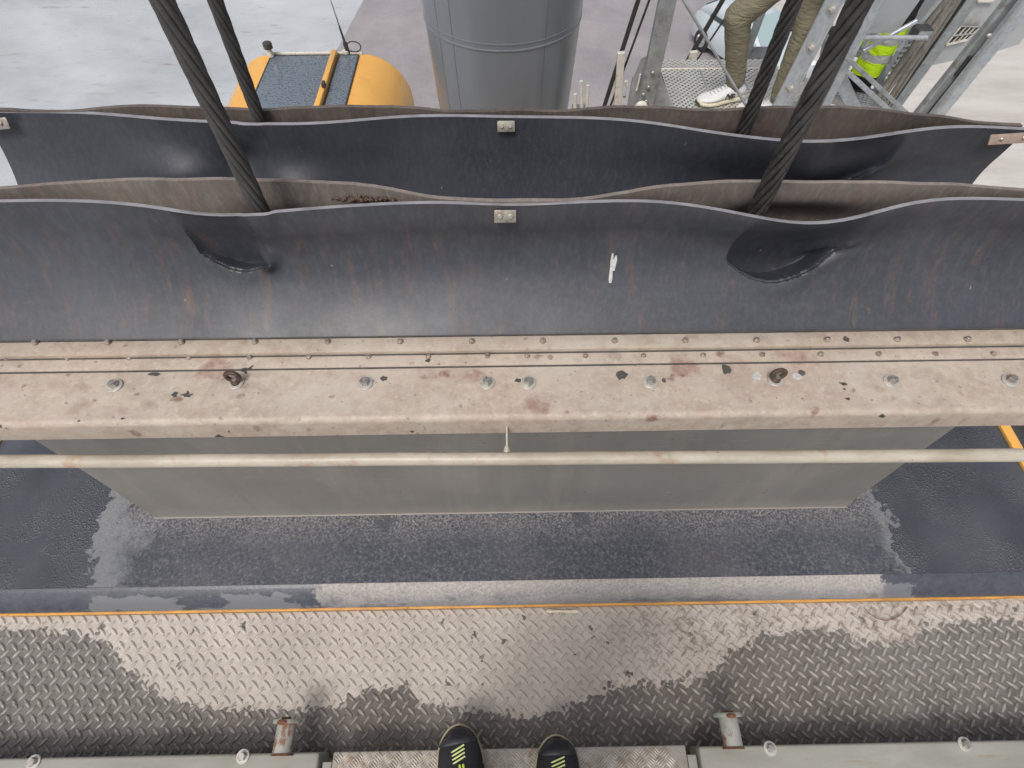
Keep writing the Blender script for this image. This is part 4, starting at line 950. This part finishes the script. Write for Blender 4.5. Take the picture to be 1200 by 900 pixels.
f1 = Vector((math.cos(R(98.5)), math.sin(R(98.5)), 0)); f2 = Vector((math.cos(R(90.5)), math.sin(R(90.5)), 0)); La = (0.294-0.085)*0.30/0.295
n1 = Vector((t1.x, t1.y, 0))-f1*La; n2 = Vector((t2.x, t2.y, 0))-f2*La
hipp = ((n1.x+n2.x)/2, n1.y-0.16, 0.90)
person('person in black trainers with lime stripes, toes over the walkway edge', ((n1.x+n2.x)/2, n1.y, 0), hipp,
       (((n1.x, n1.y-0.03, 0.10), (n1.x-0.01, n1.y-0.09, 0.48)), ((n2.x, n2.y-0.03, 0.10), (n2.x+0.01, n2.y-0.09, 0.48))), R(90), 'grey_cloth', 'black_cloth', trainers, (0, -0.16, 0), (0.085, 0.066, 0.056))

# ================================================================== YELLOW CAB
ZC = -1.3
cab = thing('operator_cab', 'yellow operator cab below, rounded flank and wet glass roof lights', 'cab', (-2.0, 5.2, ZC-1.9))
cl, cr = at(316, 64, z=ZC).x, at(423, 63, z=ZC).x; cyf = at(370, 63, z=ZC).y; cyn = 4.35
def cabprof(rs_l, rs_r, zb):
    return [(cl-rs_l, zb)]+[(cl-rs_l*math.sin(R(90-a)), ZC-rs_l*(1-math.cos(R(90-a)))) for a in (0, 15, 30, 45, 60, 75, 90)]+[(cr+rs_r*math.sin(R(a)), ZC-rs_r*(1-math.cos(R(a)))) for a in (0, 12, 24, 36, 48, 60, 75, 90)]+[(cr+rs_r, zb)]
b = MB(); b.prism(cabprof(0.42, 0.47, ZC-1.9), cyn, cyf-0.02, 'Y'); b.prism([(p[0]*0.992-0.016, p[1]-0.012) for p in cabprof(0.40, 0.45, ZC-1.88)], cyf-0.0195, cyf+0.015, 'Y')
b.build('cab_shell', 'yellow_paint', cab, smooth=30)
lb = cl+(cr-cl)*0.715
for xa_, xb2_ in ((cl+0.035, lb-0.03), (lb+0.06, cr-0.02)):
    b = MB(); b.box(((xa_+xb2_)/2, (cyn+cyf)/2, ZC+0.006), (xb2_-xa_, cyf-cyn-0.12, 0.016), 0.003); rp = b.build('roof_glass', 'wet_glass', cab)
    for x in (xa_-0.006, xb2_+0.006):
        b = MB(); b.box((x, (cyn+cyf)/2, ZC+0.007), (0.012, cyf-cyn-0.10, 0.018), 0.002); b.build('glass_seal', 'black_rubber_hose', rp)
    b = MB(); b.box(((xa_+xb2_)/2, cyf-0.052, ZC+0.007), (xb2_-xa_, 0.012, 0.018), 0.002); b.build('glass_seal', 'black_rubber_hose', rp)
b = MB(); b.box((lb+0.015, (cyn+cyf)/2, ZC+0.035), (0.055, cyf-cyn-0.1, 0.07), 0.012); b.build('roof_rib', 'yellow_paint', cab)
b = MB(); b.box((lb+0.032, cyf-0.75, ZC+0.085), (0.03, 0.07, 0.05), 0.006); b.build('roof_catch', 'beacon_plastic', cab)
b = MB(); b.box(((cl+cr)/2, cyf-0.02, ZC+0.012), (cr-cl+0.04, 0.03, 0.03), 0.006); b.build('roof_edge_rail', 'off_white_paint', cab)
p = at(318, 66, z=ZC+0.02)
b = MB(); b.lathe([(0.028, 0), (0.028, 0.05), (0.022, 0.055), (0.022, 0.085)], p, 14); lo_ = b.build('lamp_stem', 'off_white_paint', cab)
b = MB(); b.lathe([(0.025, 0.07), (0.045, 0.08), (0.045, 0.13), (0.03, 0.138), (0.0001, 0.138)], p, 16); b.build('lamp_head', 'beacon_plastic', lo_)
p = at(408, 62, z=ZC+0.02)
b = MB(); b.tube([p, p+Vector((-0.01, 0, 0.10))], 0.022, 10); b.tube([p+Vector((-0.01, 0, 0.10)), p+Vector((-0.03, 0.02, 0.24))], [0.014, 0.009], 8); b.tube([p+Vector((-0.03, 0.02, 0.24)), p+Vector((-0.065, 0.05, 0.50))], [0.006, 0.003], 6); b.ball(p+Vector((-0.065, 0.05, 0.50)), 0.007, 6)
an_ = b.build('aerial', 'charcoal_paint', cab)
b = MB(); pts = [p+Vector((0.0, 0, 0.06))+Vector((0.09*(1-math.cos(a))*0.8, 0, 0.05*math.sin(a))) for a in [R(i*24) for i in range(14)]]; b.tube(pts, 0.006, 6); b.build('aerial_cable', 'black_rubber_hose', an_)
b = MB(); b.lathe([(0.035, 0), (0.035, 0.025), (0.0001, 0.03)], p+Vector((-0.02, 0.0, 0.0)), 12); b.build('aerial_base', 'off_white_paint', an_)
b = MB(); b.box(((cl+cr)/2, 5.3, ZC-2.2), (0.9, 0.9, 0.62), 0.02); b.build('cab_mount', 'charcoal_paint', cab)
b = MB(); b.box((-1.35, 3.3, ZC-1.75), (0.28, 2.3, 0.24), 0.02); b.build('cab_bracket', 'charcoal_paint', cab)

# ================================================================== GREY COLUMN
col_y = 3.98
tw = thing('steel_column', 'big round grey steel column with a ring seam, between the cab and the landing', 'column', (0, col_y, ZG))
yref = col_y-0.03
pa0, pa1 = at(493.5, 0, Y=yref), at(684.5, 0, Y=yref); pb0, pb1 = at(515, 128, Y=yref), at(665.5, 128, Y=yref)
ra, rb = (pa1.x-pa0.x)/2*0.992, (pb1.x-pb0.x)/2*0.992; xa0 = (pa0.x+pa1.x)/2; xb0 = (pb0.x+pb1.x)/2; za_, zb3 = pa0.z, pb0.z; xc0 = (xa0+xb0)/2
sl = (ra-rb)/(za_-zb3); pr_ = [(rb-0.02, ZG), (rb-0.02, zb3-0.25), (rb-0.012, zb3-0.08), (rb, zb3), (ra, za_), (ra+0.06, za_+1.2), (ra+0.06, 3.2)]
b = MB(); b.lathe(pr_, (xc0, col_y, 0), 72); b.build('column_shell', 'tower_grey', tw, smooth=30)
zr = at(589, 56.5, Y=col_y-0.47).z; rz = rb+(zr-zb3)*sl
b = MB()
for dz in (0.0, 0.036): b.lathe([(rz-0.004, zr+dz-0.008), (rz+0.004, zr+dz-0.004), (rz+0.004, zr+dz+0.004), (rz-0.004, zr+dz+0.008)], (xc0, col_y, 0), 72)
b.build('ring_seam', 'tower_grey', tw, smooth=50)
for px in (514, 531, 638):
    b = MB(); hpts = []
    th0 = math.asin(max(-0.99, min(0.99, (at(px, 40, Y=col_y-0.35).x-xc0)/rz)))
    for z in (zb3-0.3, zb3, zr, za_, za_+1.2): 
        r_ = rb+(z-zb3)*sl+0.0005 if z >= zb3 else rb; r_ = min(r_, ra+0.06); hpts.append((xc0+math.sin(th0)*r_, col_y-math.cos(th0)*r_, z))
    b.tube(hpts, 0.0016, 6); b.build('vertical_seam', 'tower_seam', tw)

# ================================================================== LANDING AND STEELWORK ON THE RIGHT
def seg(px0, py0, px1, py1, Y, up=0.9, down=1.2):
    a, b_ = at(px0, py0, Y=Y), at(px1, py1, Y=Y); d = b_-a; return a-d*up, b_+d*down
def pxw(px, py, Y, wpx): return (at(px+wpx/2, py, Y=Y)-at(px-wpx/2, py, Y=Y)).length
land = thing('landing', 'perforated steel landing with a toe board beside the grey column', 'landing', (1.4, 3.5, ZP))
c0, c1 = at(770, 71, z=ZP), at(886, 71, z=ZP); ybk = c0.y; xl0 = at(790, 128, z=ZP).x; yfk = 3.06
xl1 = c0.x; xr1 = 1.80
ysp = at(800, 81, z=ZP).y
def sheet(pts, z, th, mat, name, parent):
    b = MB(); b.prism(pts, z-th, z, 'Z'); return b.build(name, mat, parent, smooth=False)
n3 = 3
for i in range(n3):
    ta, tb = i/n3, (i+1)/n3; gp = 0.004
    sheet([(xl1+(xr1-xl1)*ta+gp, yfk), (xl1+(xr1-xl1)*tb-gp, yfk), (xl1+(xr1-xl1)*tb-gp, ysp-0.006), (xl1+(xr1-xl1)*ta+gp, ysp-0.006)], ZP, 0.006, 'perforated_steel', 'floor_panel', land)
    if i: 
        b = MB(); x = xl1+(xr1-xl1)*ta; b.box((x, (yfk+ysp)/2, ZP+0.001), (0.012, ysp-yfk-0.02, 0.012), 0.002); b.build('panel_joint', 'galvanised', land)
sheet([(xl1, ysp), (xr1, ysp), (xr1, ybk), (xl1, ybk)], ZP+0.004, 0.006, 'perforated_steel', 'floor_panel', land)
b = MB(); b.bar((xl1, ysp-0.002, ZP+0.003), (xr1, ysp-0.002, ZP+0.003), 0.010, 0.012, side=(0, 0, 1)); b.build('edge_bar', 'off_white_paint', land)
b = MB(); b.bar((xl1-0.012, yfk, ZP-0.03), (xl1-0.012, ybk, ZP-0.03), 0.08, 0.014, side=(0, 0, 1)); b.build('edge_bar', 'galvanised', land)
b = MB()
for y in (yfk+0.02, (yfk+ybk)/2, ybk-0.02): b.bar((xl1, y, ZP-0.09), (xr1, y, ZP-0.09), 0.12, 0.05, side=(0, 0, 1))
b.build('joist', 'galvanised_dark', land)
b = MB(); b.box(((xl1+xr1)/2, (yfk+ybk)/2, ZP-0.16), (xr1-xl1-0.04, ybk-yfk-0.06, 0.01), 0.002); b.build('dark_backing_sheet', 'charcoal_paint', land)  # added dark sheet hiding the bright ground, so the floor holes read dark
tb0 = at(868, 83, Y=3.95)
b = MB(); b.box(((tb0.x+1.85)/2, 3.95, (ZP+tb0.z)/2), (1.85-tb0.x, 0.008, tb0.z-ZP), 0.002); b.build('toe_board', 'galvanised_dark', land)
# support of the landing
b = MB()
for x in (1.0, 1.72): b.box((x, 3.9, (ZG+ZP)/2-0.1), (0.16, 0.16, ZP-ZG-0.2), 0.01)
b.build('landing_leg', 'galvanised_dark', land)

post = thing('railing_post', 'flat galvanised post with bolted foot gusset at the near corner of the landing', 'post', tuple(at(758, 120, Y=3.2)))
a, b_ = seg(782, 0, 759, 108, 3.2, 0.4, 0.6); b = MB(); b.bar(a, b_, pxw(770, 50, 3.2, 18.5), 0.05); b.build('post_tube', 'galvanised_dark', post)
g0 = [at(x, y, Y=3.235) for x, y in ((734, 132), (741, 95), (752, 68), (768, 62), (775, 90), (792, 132), (792, 175), (734, 175))]
b = MB(); b.prism([(q.x, q.z) for q in g0], 3.232, 3.242, 'Y'); b.build('gusset', 'galvanised', post)
b = MB(); q0_, q1_ = at(750.5, 87, Y=3.226), at(746, 106, Y=3.226); b.tube([q0_, q1_], 0.011, 8, squash=0.5); b.build('slot', 'off_white_paint', post)
bm3 = MB(); bm3.lathe([(0.011, 0), (0.011, 0.012), (0.008, 0.016), (0.0001, 0.016)], seg=8); bme = bm3.mesh('bolt', 'bolt_steel', 30)
for px, py in ((765, 84.5), (760, 101.5), (754, 110), (757, 118)): inst('bolt', bme, post, at(px, py, Y=3.17), (R(90), 0, 0))
b = MB(); q = at(751, 126, Y=3.15); b.ball(q, (0.04, 0.02, 0.04), 12); b.build('end_cap', 'off_white_paint', post)

def rail(name, lines, Y, mat, label, cat, extra=None, up=0.9, down=1.0):
    o = thing(name, label, cat, tuple(at(lines[0][2], lines[0][3], Y=Y)))
    for (x0, y0, x1, y1, wp, nm) in lines:
        a, b_ = seg(x0, y0, x1, y1, Y, up, down); b = MB(); b.tube([a, b_], pxw((x0+x1)/2, (y0+y1)/2, Y, wp)/2, 10); b.build(nm, mat, o)
    return o
r1 = rail('handrail', [(748, 0, 707, 128, 5.2, 'top_rail'), (761, 0, 714, 128, 2.6, 'lower_rail')], 3.75, 'black_rubber_hose', 'pair of slanting black handrail bars left of the landing with a white clamp post', 'handrail')
q = at(729, 95, Y=3.7); b = MB(); a, b_ = at(728, 61, Y=3.72), at(727, 135, Y=3.72); b.bar(a, b_-Vector((0, 0, 0.3)), pxw(728, 90, 3.72, 8.5), 0.03); b.build('clamp_post', 'off_white_paint', r1)
for px, py in ((731.5, 112), (731.5, 124)): inst('bolt', bme, r1, at(px, py, Y=3.70), (R(90), 0, 0))
b = MB(); a, b_ = at(733.5, 95, Y=3.7), at(736, 103, Y=3.7); b.tube([a, b_], 0.012, 8); b.build('clamp_knob', 'off_white_paint', r1)
r2 = rail('handrail', [(847, 0, 804, 74, 5.4, 'top_rail'), (864, 0, 813, 76, 2.2, 'lower_rail')], 4.35, 'black_rubber_hose', 'pair of slanting black handrail bars behind the landing with a short white clamp', 'handrail', down=1.5)
b = MB(); a, b_ = at(813, 60, Y=4.3), at(813, 80, Y=4.3); b.bar(a, b_-Vector((0, 0, 0.3)), pxw(813, 65, 4.3, 9), 0.03); b.build('clamp_post', 'off_white_paint', r2)
wp_ = thing('pipe_rack', 'two short white pipe ends beside the grey column foot', 'pipes', tuple(at(682, 130, Y=3.5)))
for x0, y0, x1, y1 in ((681, 95, 687, 140), (689, 100, 690, 140), (674, 110, 677, 140)):
    a, b_ = at(x0, y0, Y=3.4), at(x1, y1, Y=3.4); b = MB(); b.tube([a, b_-Vector((0, 0, 0.2))], 0.011, 10); b.build('pipe', 'off_white_paint', wp_)
b = MB(); q = at(679, 124, Y=3.45); b.box(q-Vector((0, 0, 0.1)), (0.09, 0.05, 0.2), 0.004); b.build('pipe_bracket', 'galvanised_dark', wp_)
tp = thing('railing_post', 'round grey post behind the khaki trouser leg', 'post', tuple(at(868, 82, Y=3.9)))
a, b_ = seg(898, 0, 868, 80, 3.9, 0.9, 0.0); b = MB(); b.tube([a, b_], pxw(884, 40, 3.9, 9)/2, 12); b.build('post_tube', 'galvanised_dark', tp)
br_ = thing('brace_rod', 'thin grey brace rod running diagonally across the landing', 'rod', tuple(at(840, 66, Y=2.95)))
a, b_ = seg(801, 0, 875, 125, 2.95, 0.8, 0.25); b = MB(); b.tube([a, b_], pxw(840, 66, 2.95, 3.4)/2, 10); b.build('rod', 'galvanised', br_)
# bolted stringer
sg_ = thing('stair_stringer', 'wide galvanised stringer plate with three bolts between the two right ropes', 'stringer', tuple(at(912, 127, Y=3.0)))
a, b_ = seg(977, 0, 912, 127, 3.0, 0.8, 0.6); b = MB(); b.bar(a, b_, pxw(945, 60, 3.0, 19), 0.012); b.build('web_plate', 'galvanised', sg_)
off = Vector((pxw(945, 60, 3.0, 11), 0.03, 0)); b = MB(); b.bar(a+off, b_+off, 0.012, 0.07); b.build('flange', 'shade_grey', sg_)
bm4 = MB(); bm4.lathe([(0.016, 0), (0.016, 0.014), (0.011, 0.019), (0.0001, 0.019)], seg=6); bm4.lathe([(0.021, 0), (0.021, 0.004), (0.015, 0.004)], seg=16); bme2 = bm4.mesh('bolt', 'stainless', 30)
for px, py in ((974.5, 10), (950.5, 55), (926, 103)): inst('bolt', bme2, sg_, at(px, py, Y=2.993), (R(90), 0, 0))
# small perforated step between stringer and angle bar
st2 = thing('stair_tread', 'small perforated tread between the stringer and the front right rope', 'stair tread', tuple(at(938, 112, Y=3.3)))
q = at(938, 110, z=-0.45); b = MB(); b.box(q, (0.22, 0.32, 0.008), 0.001, Matrix.Rotation(R(-20), 3, 'Z')); b.build('tread_sheet', 'perforated_steel', st2)
b = MB(); b.box(q+Vector((0.02, 0.18, 0.015)), (0.12, 0.02, 0.05), 0.003); b.build('nosing', 'galvanised_dark', st2)
# angle bar and cross brace
ab = thing('angle_bar', 'slanting galvanised angle bar right of the front right rope, with a cross brace', 'angle bar', tuple(at(962, 125, Y=3.35)))
a, b_ = seg(1029, 0, 967, 125, 3.35, 0.8, 0.6); b = MB(); b.bar(a, b_, pxw(1000, 60, 3.35, 11), 0.012); b.build('angle_leg', 'galvanised', ab)
off = Vector((-pxw(1000, 60, 3.35, 5), 0.03, 0)); b = MB(); b.bar(a+off, b_+off, 0.008, 0.06); b.build('angle_leg', 'galvanised_dark', ab)
a, b_ = seg(991, 66, 1040, 112, 3.30, 0.0, 0.5); b = MB(); b.bar(a, b_, pxw(1010, 85, 3.3, 5), 0.010, side=(0.7, 0, 0.7)); b.build('cross_brace', 'galvanised_dark', ab)
b = MB(); a, b_ = at(1003, 44, Y=3.62), at(1086, 44, Y=3.62); b.tube([a, b_], pxw(1040, 44, 3.62, 5)/2, 10); b.build('tie_bar', 'galvanised', ab)
fb = thing('flat_bar', 'pale flat bar beside the bolted stringer, partly behind the front right rope', 'flat bar', tuple(at(934, 125, Y=3.2)))
a, b_ = seg(1002, 0, 935, 125, 3.2, 0.8, 0.6); b = MB(); b.bar(a, b_, pxw(968, 60, 3.2, 6), 0.03); b.build('bar', 'sheet_grey', fb)
dk = thing('junction_box', 'small dark junction box at the end of the tie bar above the stairs', 'box', tuple(at(1078, 44, Y=3.85)))
q = at(1079, 38, Y=3.85); b = MB(); b.box(q, (0.10, 0.09, 0.07), 0.008); b.build('box_body', 'charcoal_paint', dk); b = MB(); b.box(q+Vector((0, -0.048, 0)), (0.085, 0.008, 0.055), 0.003); b.build('box_lid', 'galvanised_dark', dk)
for (x0, y0, x1, y1, Y, wp, lab) in ((1048, 0, 1012, 56, 3.75, 5, 'thin galvanised strut along the left edge of the grey guard sheet'), (1098, 4, 1052, 60, 3.9, 4, 'thin galvanised strut slanting behind the tie bar beside the cables'), (1011, 60, 1075, 24, 3.66, 4.5, 'thin strut rising to the right across the hi-vis trousers'), (984, 92, 1003, 131, 3.5, 14, 'short dark stair cheek plate at the left end of the grating tread'), (1010, 100, 1046, 133, 3.45, 5, 'slim nosing bar along the front of the grating tread below the boot')):
    t_ = thing('strut', lab, 'strut', tuple(at(x1, y1, Y=Y))); a, b_ = seg(x0, y0, x1, y1, Y, 0.5 if y0 < y1 else 0.0, 0.0); b = MB(); b.bar(a, b_, pxw((x0+x1)/2, (y0+y1)/2, Y, wp), 0.02, side=(0.7, 0, 0.7)); b.build('strut_bar', 'galvanised', t_)
# grey sheet
gs = thing('guard_sheet', 'flat grey guard sheet above the hi-vis trousers', 'panel', tuple(at(1040, 40, Y=3.7)))
qq = [at(x, y, Y=3.7) for x, y in ((1060, -60), (1100, -60), (1078, 0), (1054, 34), (1046, 39), (1016, 39), (1034, 0))]
b = MB(); b.prism([(q.x, q.z) for q in qq], 3.70, 3.708, 'Y'); b.build('sheet', 'sheet_grey', gs)
b = MB(); b.bar(qq[5], qq[0]+Vector((-0.02, 0, 0)), 0.02, 0.03); b.build('sheet_edge', 'galvanised', gs)
# stair with grating treads
sta = thing('stairs', 'grating stair flight with serrated treads under the worker', 'stairs', (w1.x, w1.y, ZS-0.2))
def tread(c, wx, wy, yaw, parent, side=0.05):
    rot = Matrix.Rotation(yaw, 3, 'Z'); b = MB()
    for s_ in (-1, 1): b.box(Vector(c)+rot @ Vector((0, s_*wy/2, -0.018)), (wx, 0.008, 0.045), 0, rot)
    t_ = b.build('tread_frame', 'galvanised', parent)
    b = MB(); n = int(wx/0.03)
    for i in range(n+1): b.box(Vector(c)+rot @ Vector((-wx/2+wx*i/n, 0, -0.012)), (0.005, wy, 0.026), 0, rot)
    for i in range(1, 8): b.box(Vector(c)+rot @ Vector((0, -wy/2+wy*i/8, -0.008)), (wx, 0.005, 0.012), 0, rot)
    b.build('grating_bars', 'galvanised_dark', t_, smooth=False, kind='stuff')
yaw_s = R(-28)
for i in range(4): tread((w1.x-0.02+0.08*i, w1.y-0.06+0.33*i, ZS+0.20*i), 0.42, 0.26, yaw_s, sta)
tread((w1.x-0.10, w1.y-0.36, ZS-0.20), 0.42, 0.26, yaw_s, sta)
b = MB(); rotz = Matrix.Rotation(yaw_s, 3, 'Z')
for s_ in (-1, 1):
    e0_ = Vector((w1.x-0.16, w1.y-0.62, ZS-0.42))+rotz @ Vector((s_*0.22, 0, 0)); e1_ = Vector((w1.x+0.30, w1.y+1.25, ZS+0.74))+rotz @ Vector((s_*0.22, 0, 0)); b.bar(e0_-Vector((0, 0, 0.13)), e1_-Vector((0, 0, 0.13)), 0.012, 0.12, side=(1, 0, 0))
b.build('side_plate', 'galvanised_dark', sta)
# serrated steps further right
for j, (px, py) in enumerate(((1046, 72), (1056, 60), (1066, 50))):
    c_ = at(px, py, Y=4.75); t_ = MB(); t_.bar(c_+Vector((0, 0, 0.16)), c_-Vector((0, 0, 0.16)), 0.012, 0.05)
    for k in range(8): t_.box(c_+Vector((0.014, -0.028, -0.14+k*0.04)), (0.03, 0.012, 0.018), 0.003)
    t_.build('serrated_nosing', 'galvanised', sta)
# cable bundle
cb = thing('cable_bundle', 'bundle of grey cables running up beside the ventilated grey housing', 'cables', tuple(at(1035, 118, Y=4.0)))
for k, (x0, x1, wp) in enumerate(((1107, 1019, 7.5), (1114, 1026, 6), (1120, 1033, 6), (1125, 1039, 4))):
    a, b_ = seg(x0, 0, x1, 128, 4.0+0.01*(k % 2), 0.8, 0.8); pts = [a.lerp(b_, i/20)+Vector((mnoise.noise((i*0.6, k*7, 0))*0.012, mnoise.noise((i*0.6, k*7, 5))*0.012, 0)) for i in range(21)]
    b = MB(); b.tube(pts, pxw((x0+x1)/2, 60, 4.0, wp)/2, 10); b.build('cable', 'cable_sheath', cb)
a, b_ = seg(1128, 0, 1043, 122, 4.03, 0.8, 0.8); b = MB(); b.bar(a, b_, 0.012, 0.06); b.build('cable_tray', 'charcoal_paint', cb)
# ventilated housing
hz = thing('vent_housing', 'pale grey sheet metal housing with a louvred vent behind the tubes', 'housing', tuple(at(1120, 70, Y=4.6)))
YH = 4.45
qq = [at(x, y, Y=YH) for x, y in ((1210, -90), (1290, -90), (1230, 15), (1205, 38), (1194, 52), (1168, 60), (1130, 68), (1090, 77), (1100, 60), (1143, 0))]
b = MB(); b.prism([(q.x, q.z) for q in qq], YH, YH+0.9, 'Y'); b.build('housing_shell', 'shade_grey', hz, smooth=False)
qq = [at(x, y, Y=YH-0.012) for x, y in ((1186, -90), (1215, -90), (1148, 0), (1095, 73), (1052, 131), (1030, 150), (1043, 118), (1128, 0))]
b = MB(); b.prism([(q.x, q.z) for q in qq], YH-0.012, YH-0.004, 'Y'); b.build('corner_plate', 'galvanised_dark', hz, smooth=False)
qv = [at(x, y, Y=YH-0.012) for x, y in ((1126, 30), (1148, 31), (1133, 46), (1108, 52))]
b = MB(); b.prism([(q.x, q.z) for q in qv], YH-0.010, YH-0.003, 'Y'); lv = b.build('louvre', 'charcoal_paint', hz, smooth=False)
for t in (0.0, 0.28, 0.52, 0.76, 1.0):
    b = MB(); b.bar(qv[0].lerp(qv[1], t)+Vector((0, -0.006, 0)), qv[3].lerp(qv[2], t)+Vector((0, -0.006, 0)), 0.008, 0.012, bev=0.001); b.build('slat', 'off_white_paint', lv)
for t in (0.0, 0.5, 1.0):
    b = MB(); b.bar(qv[0].lerp(qv[3], t)+Vector((0, -0.009, 0)), qv[1].lerp(qv[2], t)+Vector((0, -0.009, 0)), 0.008 if t < 1 else 0.014, 0.010, side=(0, 0, 1), bev=0.001); b.build('slat', 'off_white_paint' if t == 1 else 'shade_grey', lv)
qv = [at(x, y, Y=YH-0.012) for x, y in ((1150, -14), (1172, -14), (1164, 1), (1145, 1))]
b = MB(); b.prism([(q.x, q.z) for q in qv], YH-0.010, YH-0.003, 'Y'); lv = b.build('louvre', 'charcoal_paint', hz, smooth=False)
b = MB(); b.bar(qv[3]+Vector((0, -0.008, 0)), qv[2]+Vector((0, -0.008, 0)), 0.016, 0.012, side=(0, 0, 1)); b.build('slat', 'off_white_paint', lv)
# two tubes
tb = thing('frame_tube', 'darker of the two slanting galvanised tubes at the right edge, nearer the cables', 'tube', tuple(at(1078, 133, Y=3.6)), 'slanting tubes at the right edge')
a, b_ = seg(1183, 3, 1079, 132, 3.6, 0.7, 0.4); b = MB(); b.bar(a, b_, pxw(1130, 65, 3.6, 14.5), 0.06, bev=0.012); b.build('tube_wall', 'galvanised_dark', tb)
tb2 = thing('frame_tube', 'paler bluish of the two slanting galvanised tubes, outermost on the right', 'tube', tuple(at(1096, 134, Y=3.5)), 'slanting tubes at the right edge')
a, b_ = seg(1203, 3, 1098, 134, 3.5, 0.7, 0.4); b = MB(); b.bar(a, b_, pxw(1150, 65, 3.5, 16.5), 0.06, bev=0.012); b.build('tube_wall', 'galvanised', tb2)
a, b_ = seg(1196, 3, 1089, 134, 3.53, 0.7, 0.4); b = MB(); b.bar(a, b_, 0.008, 0.05); b.build('tube_lip', 'charcoal_paint', tb2)
a, b_ = at(1139, 66, Y=3.56), at(1121, 89, Y=3.56); b = MB(); b.bar(a, b_, 0.035, 0.03); b.build('spacer', 'charcoal_paint', tb2)
q = at(1159, 41.5, Y=3.48); b = MB(); b.ball(q, (0.016, 0.01, 0.012), 8); b.build('tube_bolt', 'stainless', tb2)

# ================================================================== CAR far below
cp = at(873, 72, z=ZG); cyaw = R(-62)
car = thing('parked_car', 'pale silver car parked on the paving far below, mostly hidden by the trouser leg', 'car', (cp.x, cp.y, ZG)); 
def cpt(x, y, z): return Vector((cp.x, cp.y, ZG+0.006))+Matrix.Rotation(cyaw, 3, 'Z') @ Vector((x, y, z))
def loft(sections, mat, name, parent, sm=40):      # sections: x, half width bottom/top, z0, z1
    b = MB(); vs = []
    for x, w0, w1, z0, z1 in sections:
        for y, z in ((-w0*0.95, z0), (-w0, z0+(z1-z0)*0.35), (-w0*0.985, z0+(z1-z0)*0.7), (-w1, z1), (0, z1+0.02), (w1, z1), (w0*0.985, z0+(z1-z0)*0.7), (w0, z0+(z1-z0)*0.35), (w0*0.95, z0)): vs.append(cpt(x, y, z))
    n = 9; fs = [(i*n+k, i*n+(k+1) % n, (i+1)*n+(k+1) % n, (i+1)*n+k) for i in range(len(sections)-1) for k in range(n)]
    fs += [tuple(range(n)), tuple((len(sections)-1)*n+k for k in range(n))]
    b.add(vs, fs); return b.build(name, mat, parent, smooth=sm)
body = loft([(-2.05, 0.72, 0.66, 0.35, 0.85), (-1.9, 0.84, 0.74, 0.25, 0.98), (-1.2, 0.90, 0.80, 0.22, 1.00), (0.0, 0.90, 0.80, 0.22, 0.97), (0.9, 0.90, 0.78, 0.22, 0.93), (1.6, 0.88, 0.72, 0.22, 0.84), (2.0, 0.80, 0.62, 0.25, 0.70), (2.12, 0.66, 0.52, 0.32, 0.58)], 'car_paint', 'car_body', car)
loft([(-1.85, 0.70, 0.56, 0.94, 1.10), (-1.35, 0.76, 0.60, 0.94, 1.42), (-0.6, 0.78, 0.62, 0.94, 1.50), (0.1, 0.78, 0.60, 0.94, 1.46), (0.95, 0.74, 0.62, 0.88, 0.98)], 'car_paint', 'car_roof', car)
def quad(pts, mat, name, th=0.012):
    b = MB(); p_ = [cpt(*q) for q in pts]; nn = (p_[1]-p_[0]).cross(p_[2]-p_[0]).normalized(); b.add(p_+[q+nn*th for q in p_]+[q-nn*th for q in p_], [(4, 5, 6, 7), (8, 9, 10, 11), (4, 5, 9, 8), (5, 6, 10, 9), (6, 7, 11, 10), (7, 4, 8, 11)]); return b.build(name, mat, car, smooth=False)
quad([(0.18, -0.56, 1.45), (0.93, -0.64, 0.99), (0.93, 0.64, 0.99), (0.18, 0.56, 1.45)], 'pale_glass', 'windscreen', 0.02)
quad([(-1.42, -0.52, 1.40), (-1.84, -0.54, 1.12), (-1.84, 0.54, 1.12), (-1.42, 0.52, 1.40)], 'car_glass', 'rear_window', 0.02)
for s_ in (-1, 1):
    quad([(-1.3, s_*0.775, 1.02), (-0.5, s_*0.80, 1.02), (-0.5, s_*0.665, 1.42), (-1.2, s_*0.65, 1.36)], 'car_glass', 'side_window', 0.02)
    quad([(-0.42, s_*0.80, 1.02), (0.7, s_*0.78, 1.0), (0.12, s_*0.65, 1.40), (-0.42, s_*0.665, 1.43)], 'car_glass', 'side_window', 0.02)
    b = MB(); b.ball(cpt(0.62, s_*0.96, 1.02), (0.07, 0.11, 0.07), 10, rot=Matrix.Rotation(cyaw, 3, 'Z')); b.build('wing_mirror', 'charcoal_paint', car)
    b = MB(); b.ball(cpt(1.98, s_*0.62, 0.66), (0.13, 0.16, 0.08), 10, rot=Matrix.Rotation(cyaw, 3, 'Z')); b.build('headlight', 'lamp_lens', car)
    for x in (-1.3, 1.32):
        c_ = cpt(x, s_*0.80, 0.325); ax = Matrix.Rotation(cyaw, 3, 'Z') @ Vector((0, s_, 0))
        b = MB(); b.tube([c_-ax*0.10, c_-ax*0.09, c_+ax*0.11, c_+ax*0.125], [0.30, 0.325, 0.325, 0.29], 24); w_ = b.build('wheel', 'tyre_rubber', car)
        b = MB(); b.tube([c_+ax*0.10, c_+ax*0.128], [0.215, 0.205], 20)
        for k in range(5):
            a = 2*math.pi*k/5; u = Matrix.Rotation(cyaw, 3, 'Z') @ Vector((math.cos(a), 0, math.sin(a))); b.bar(c_+ax*0.132, c_+ax*0.132+u*0.19, 0.05, 0.012, side=tuple(ax))
        b.build('rim', 'rim_alloy', w_)
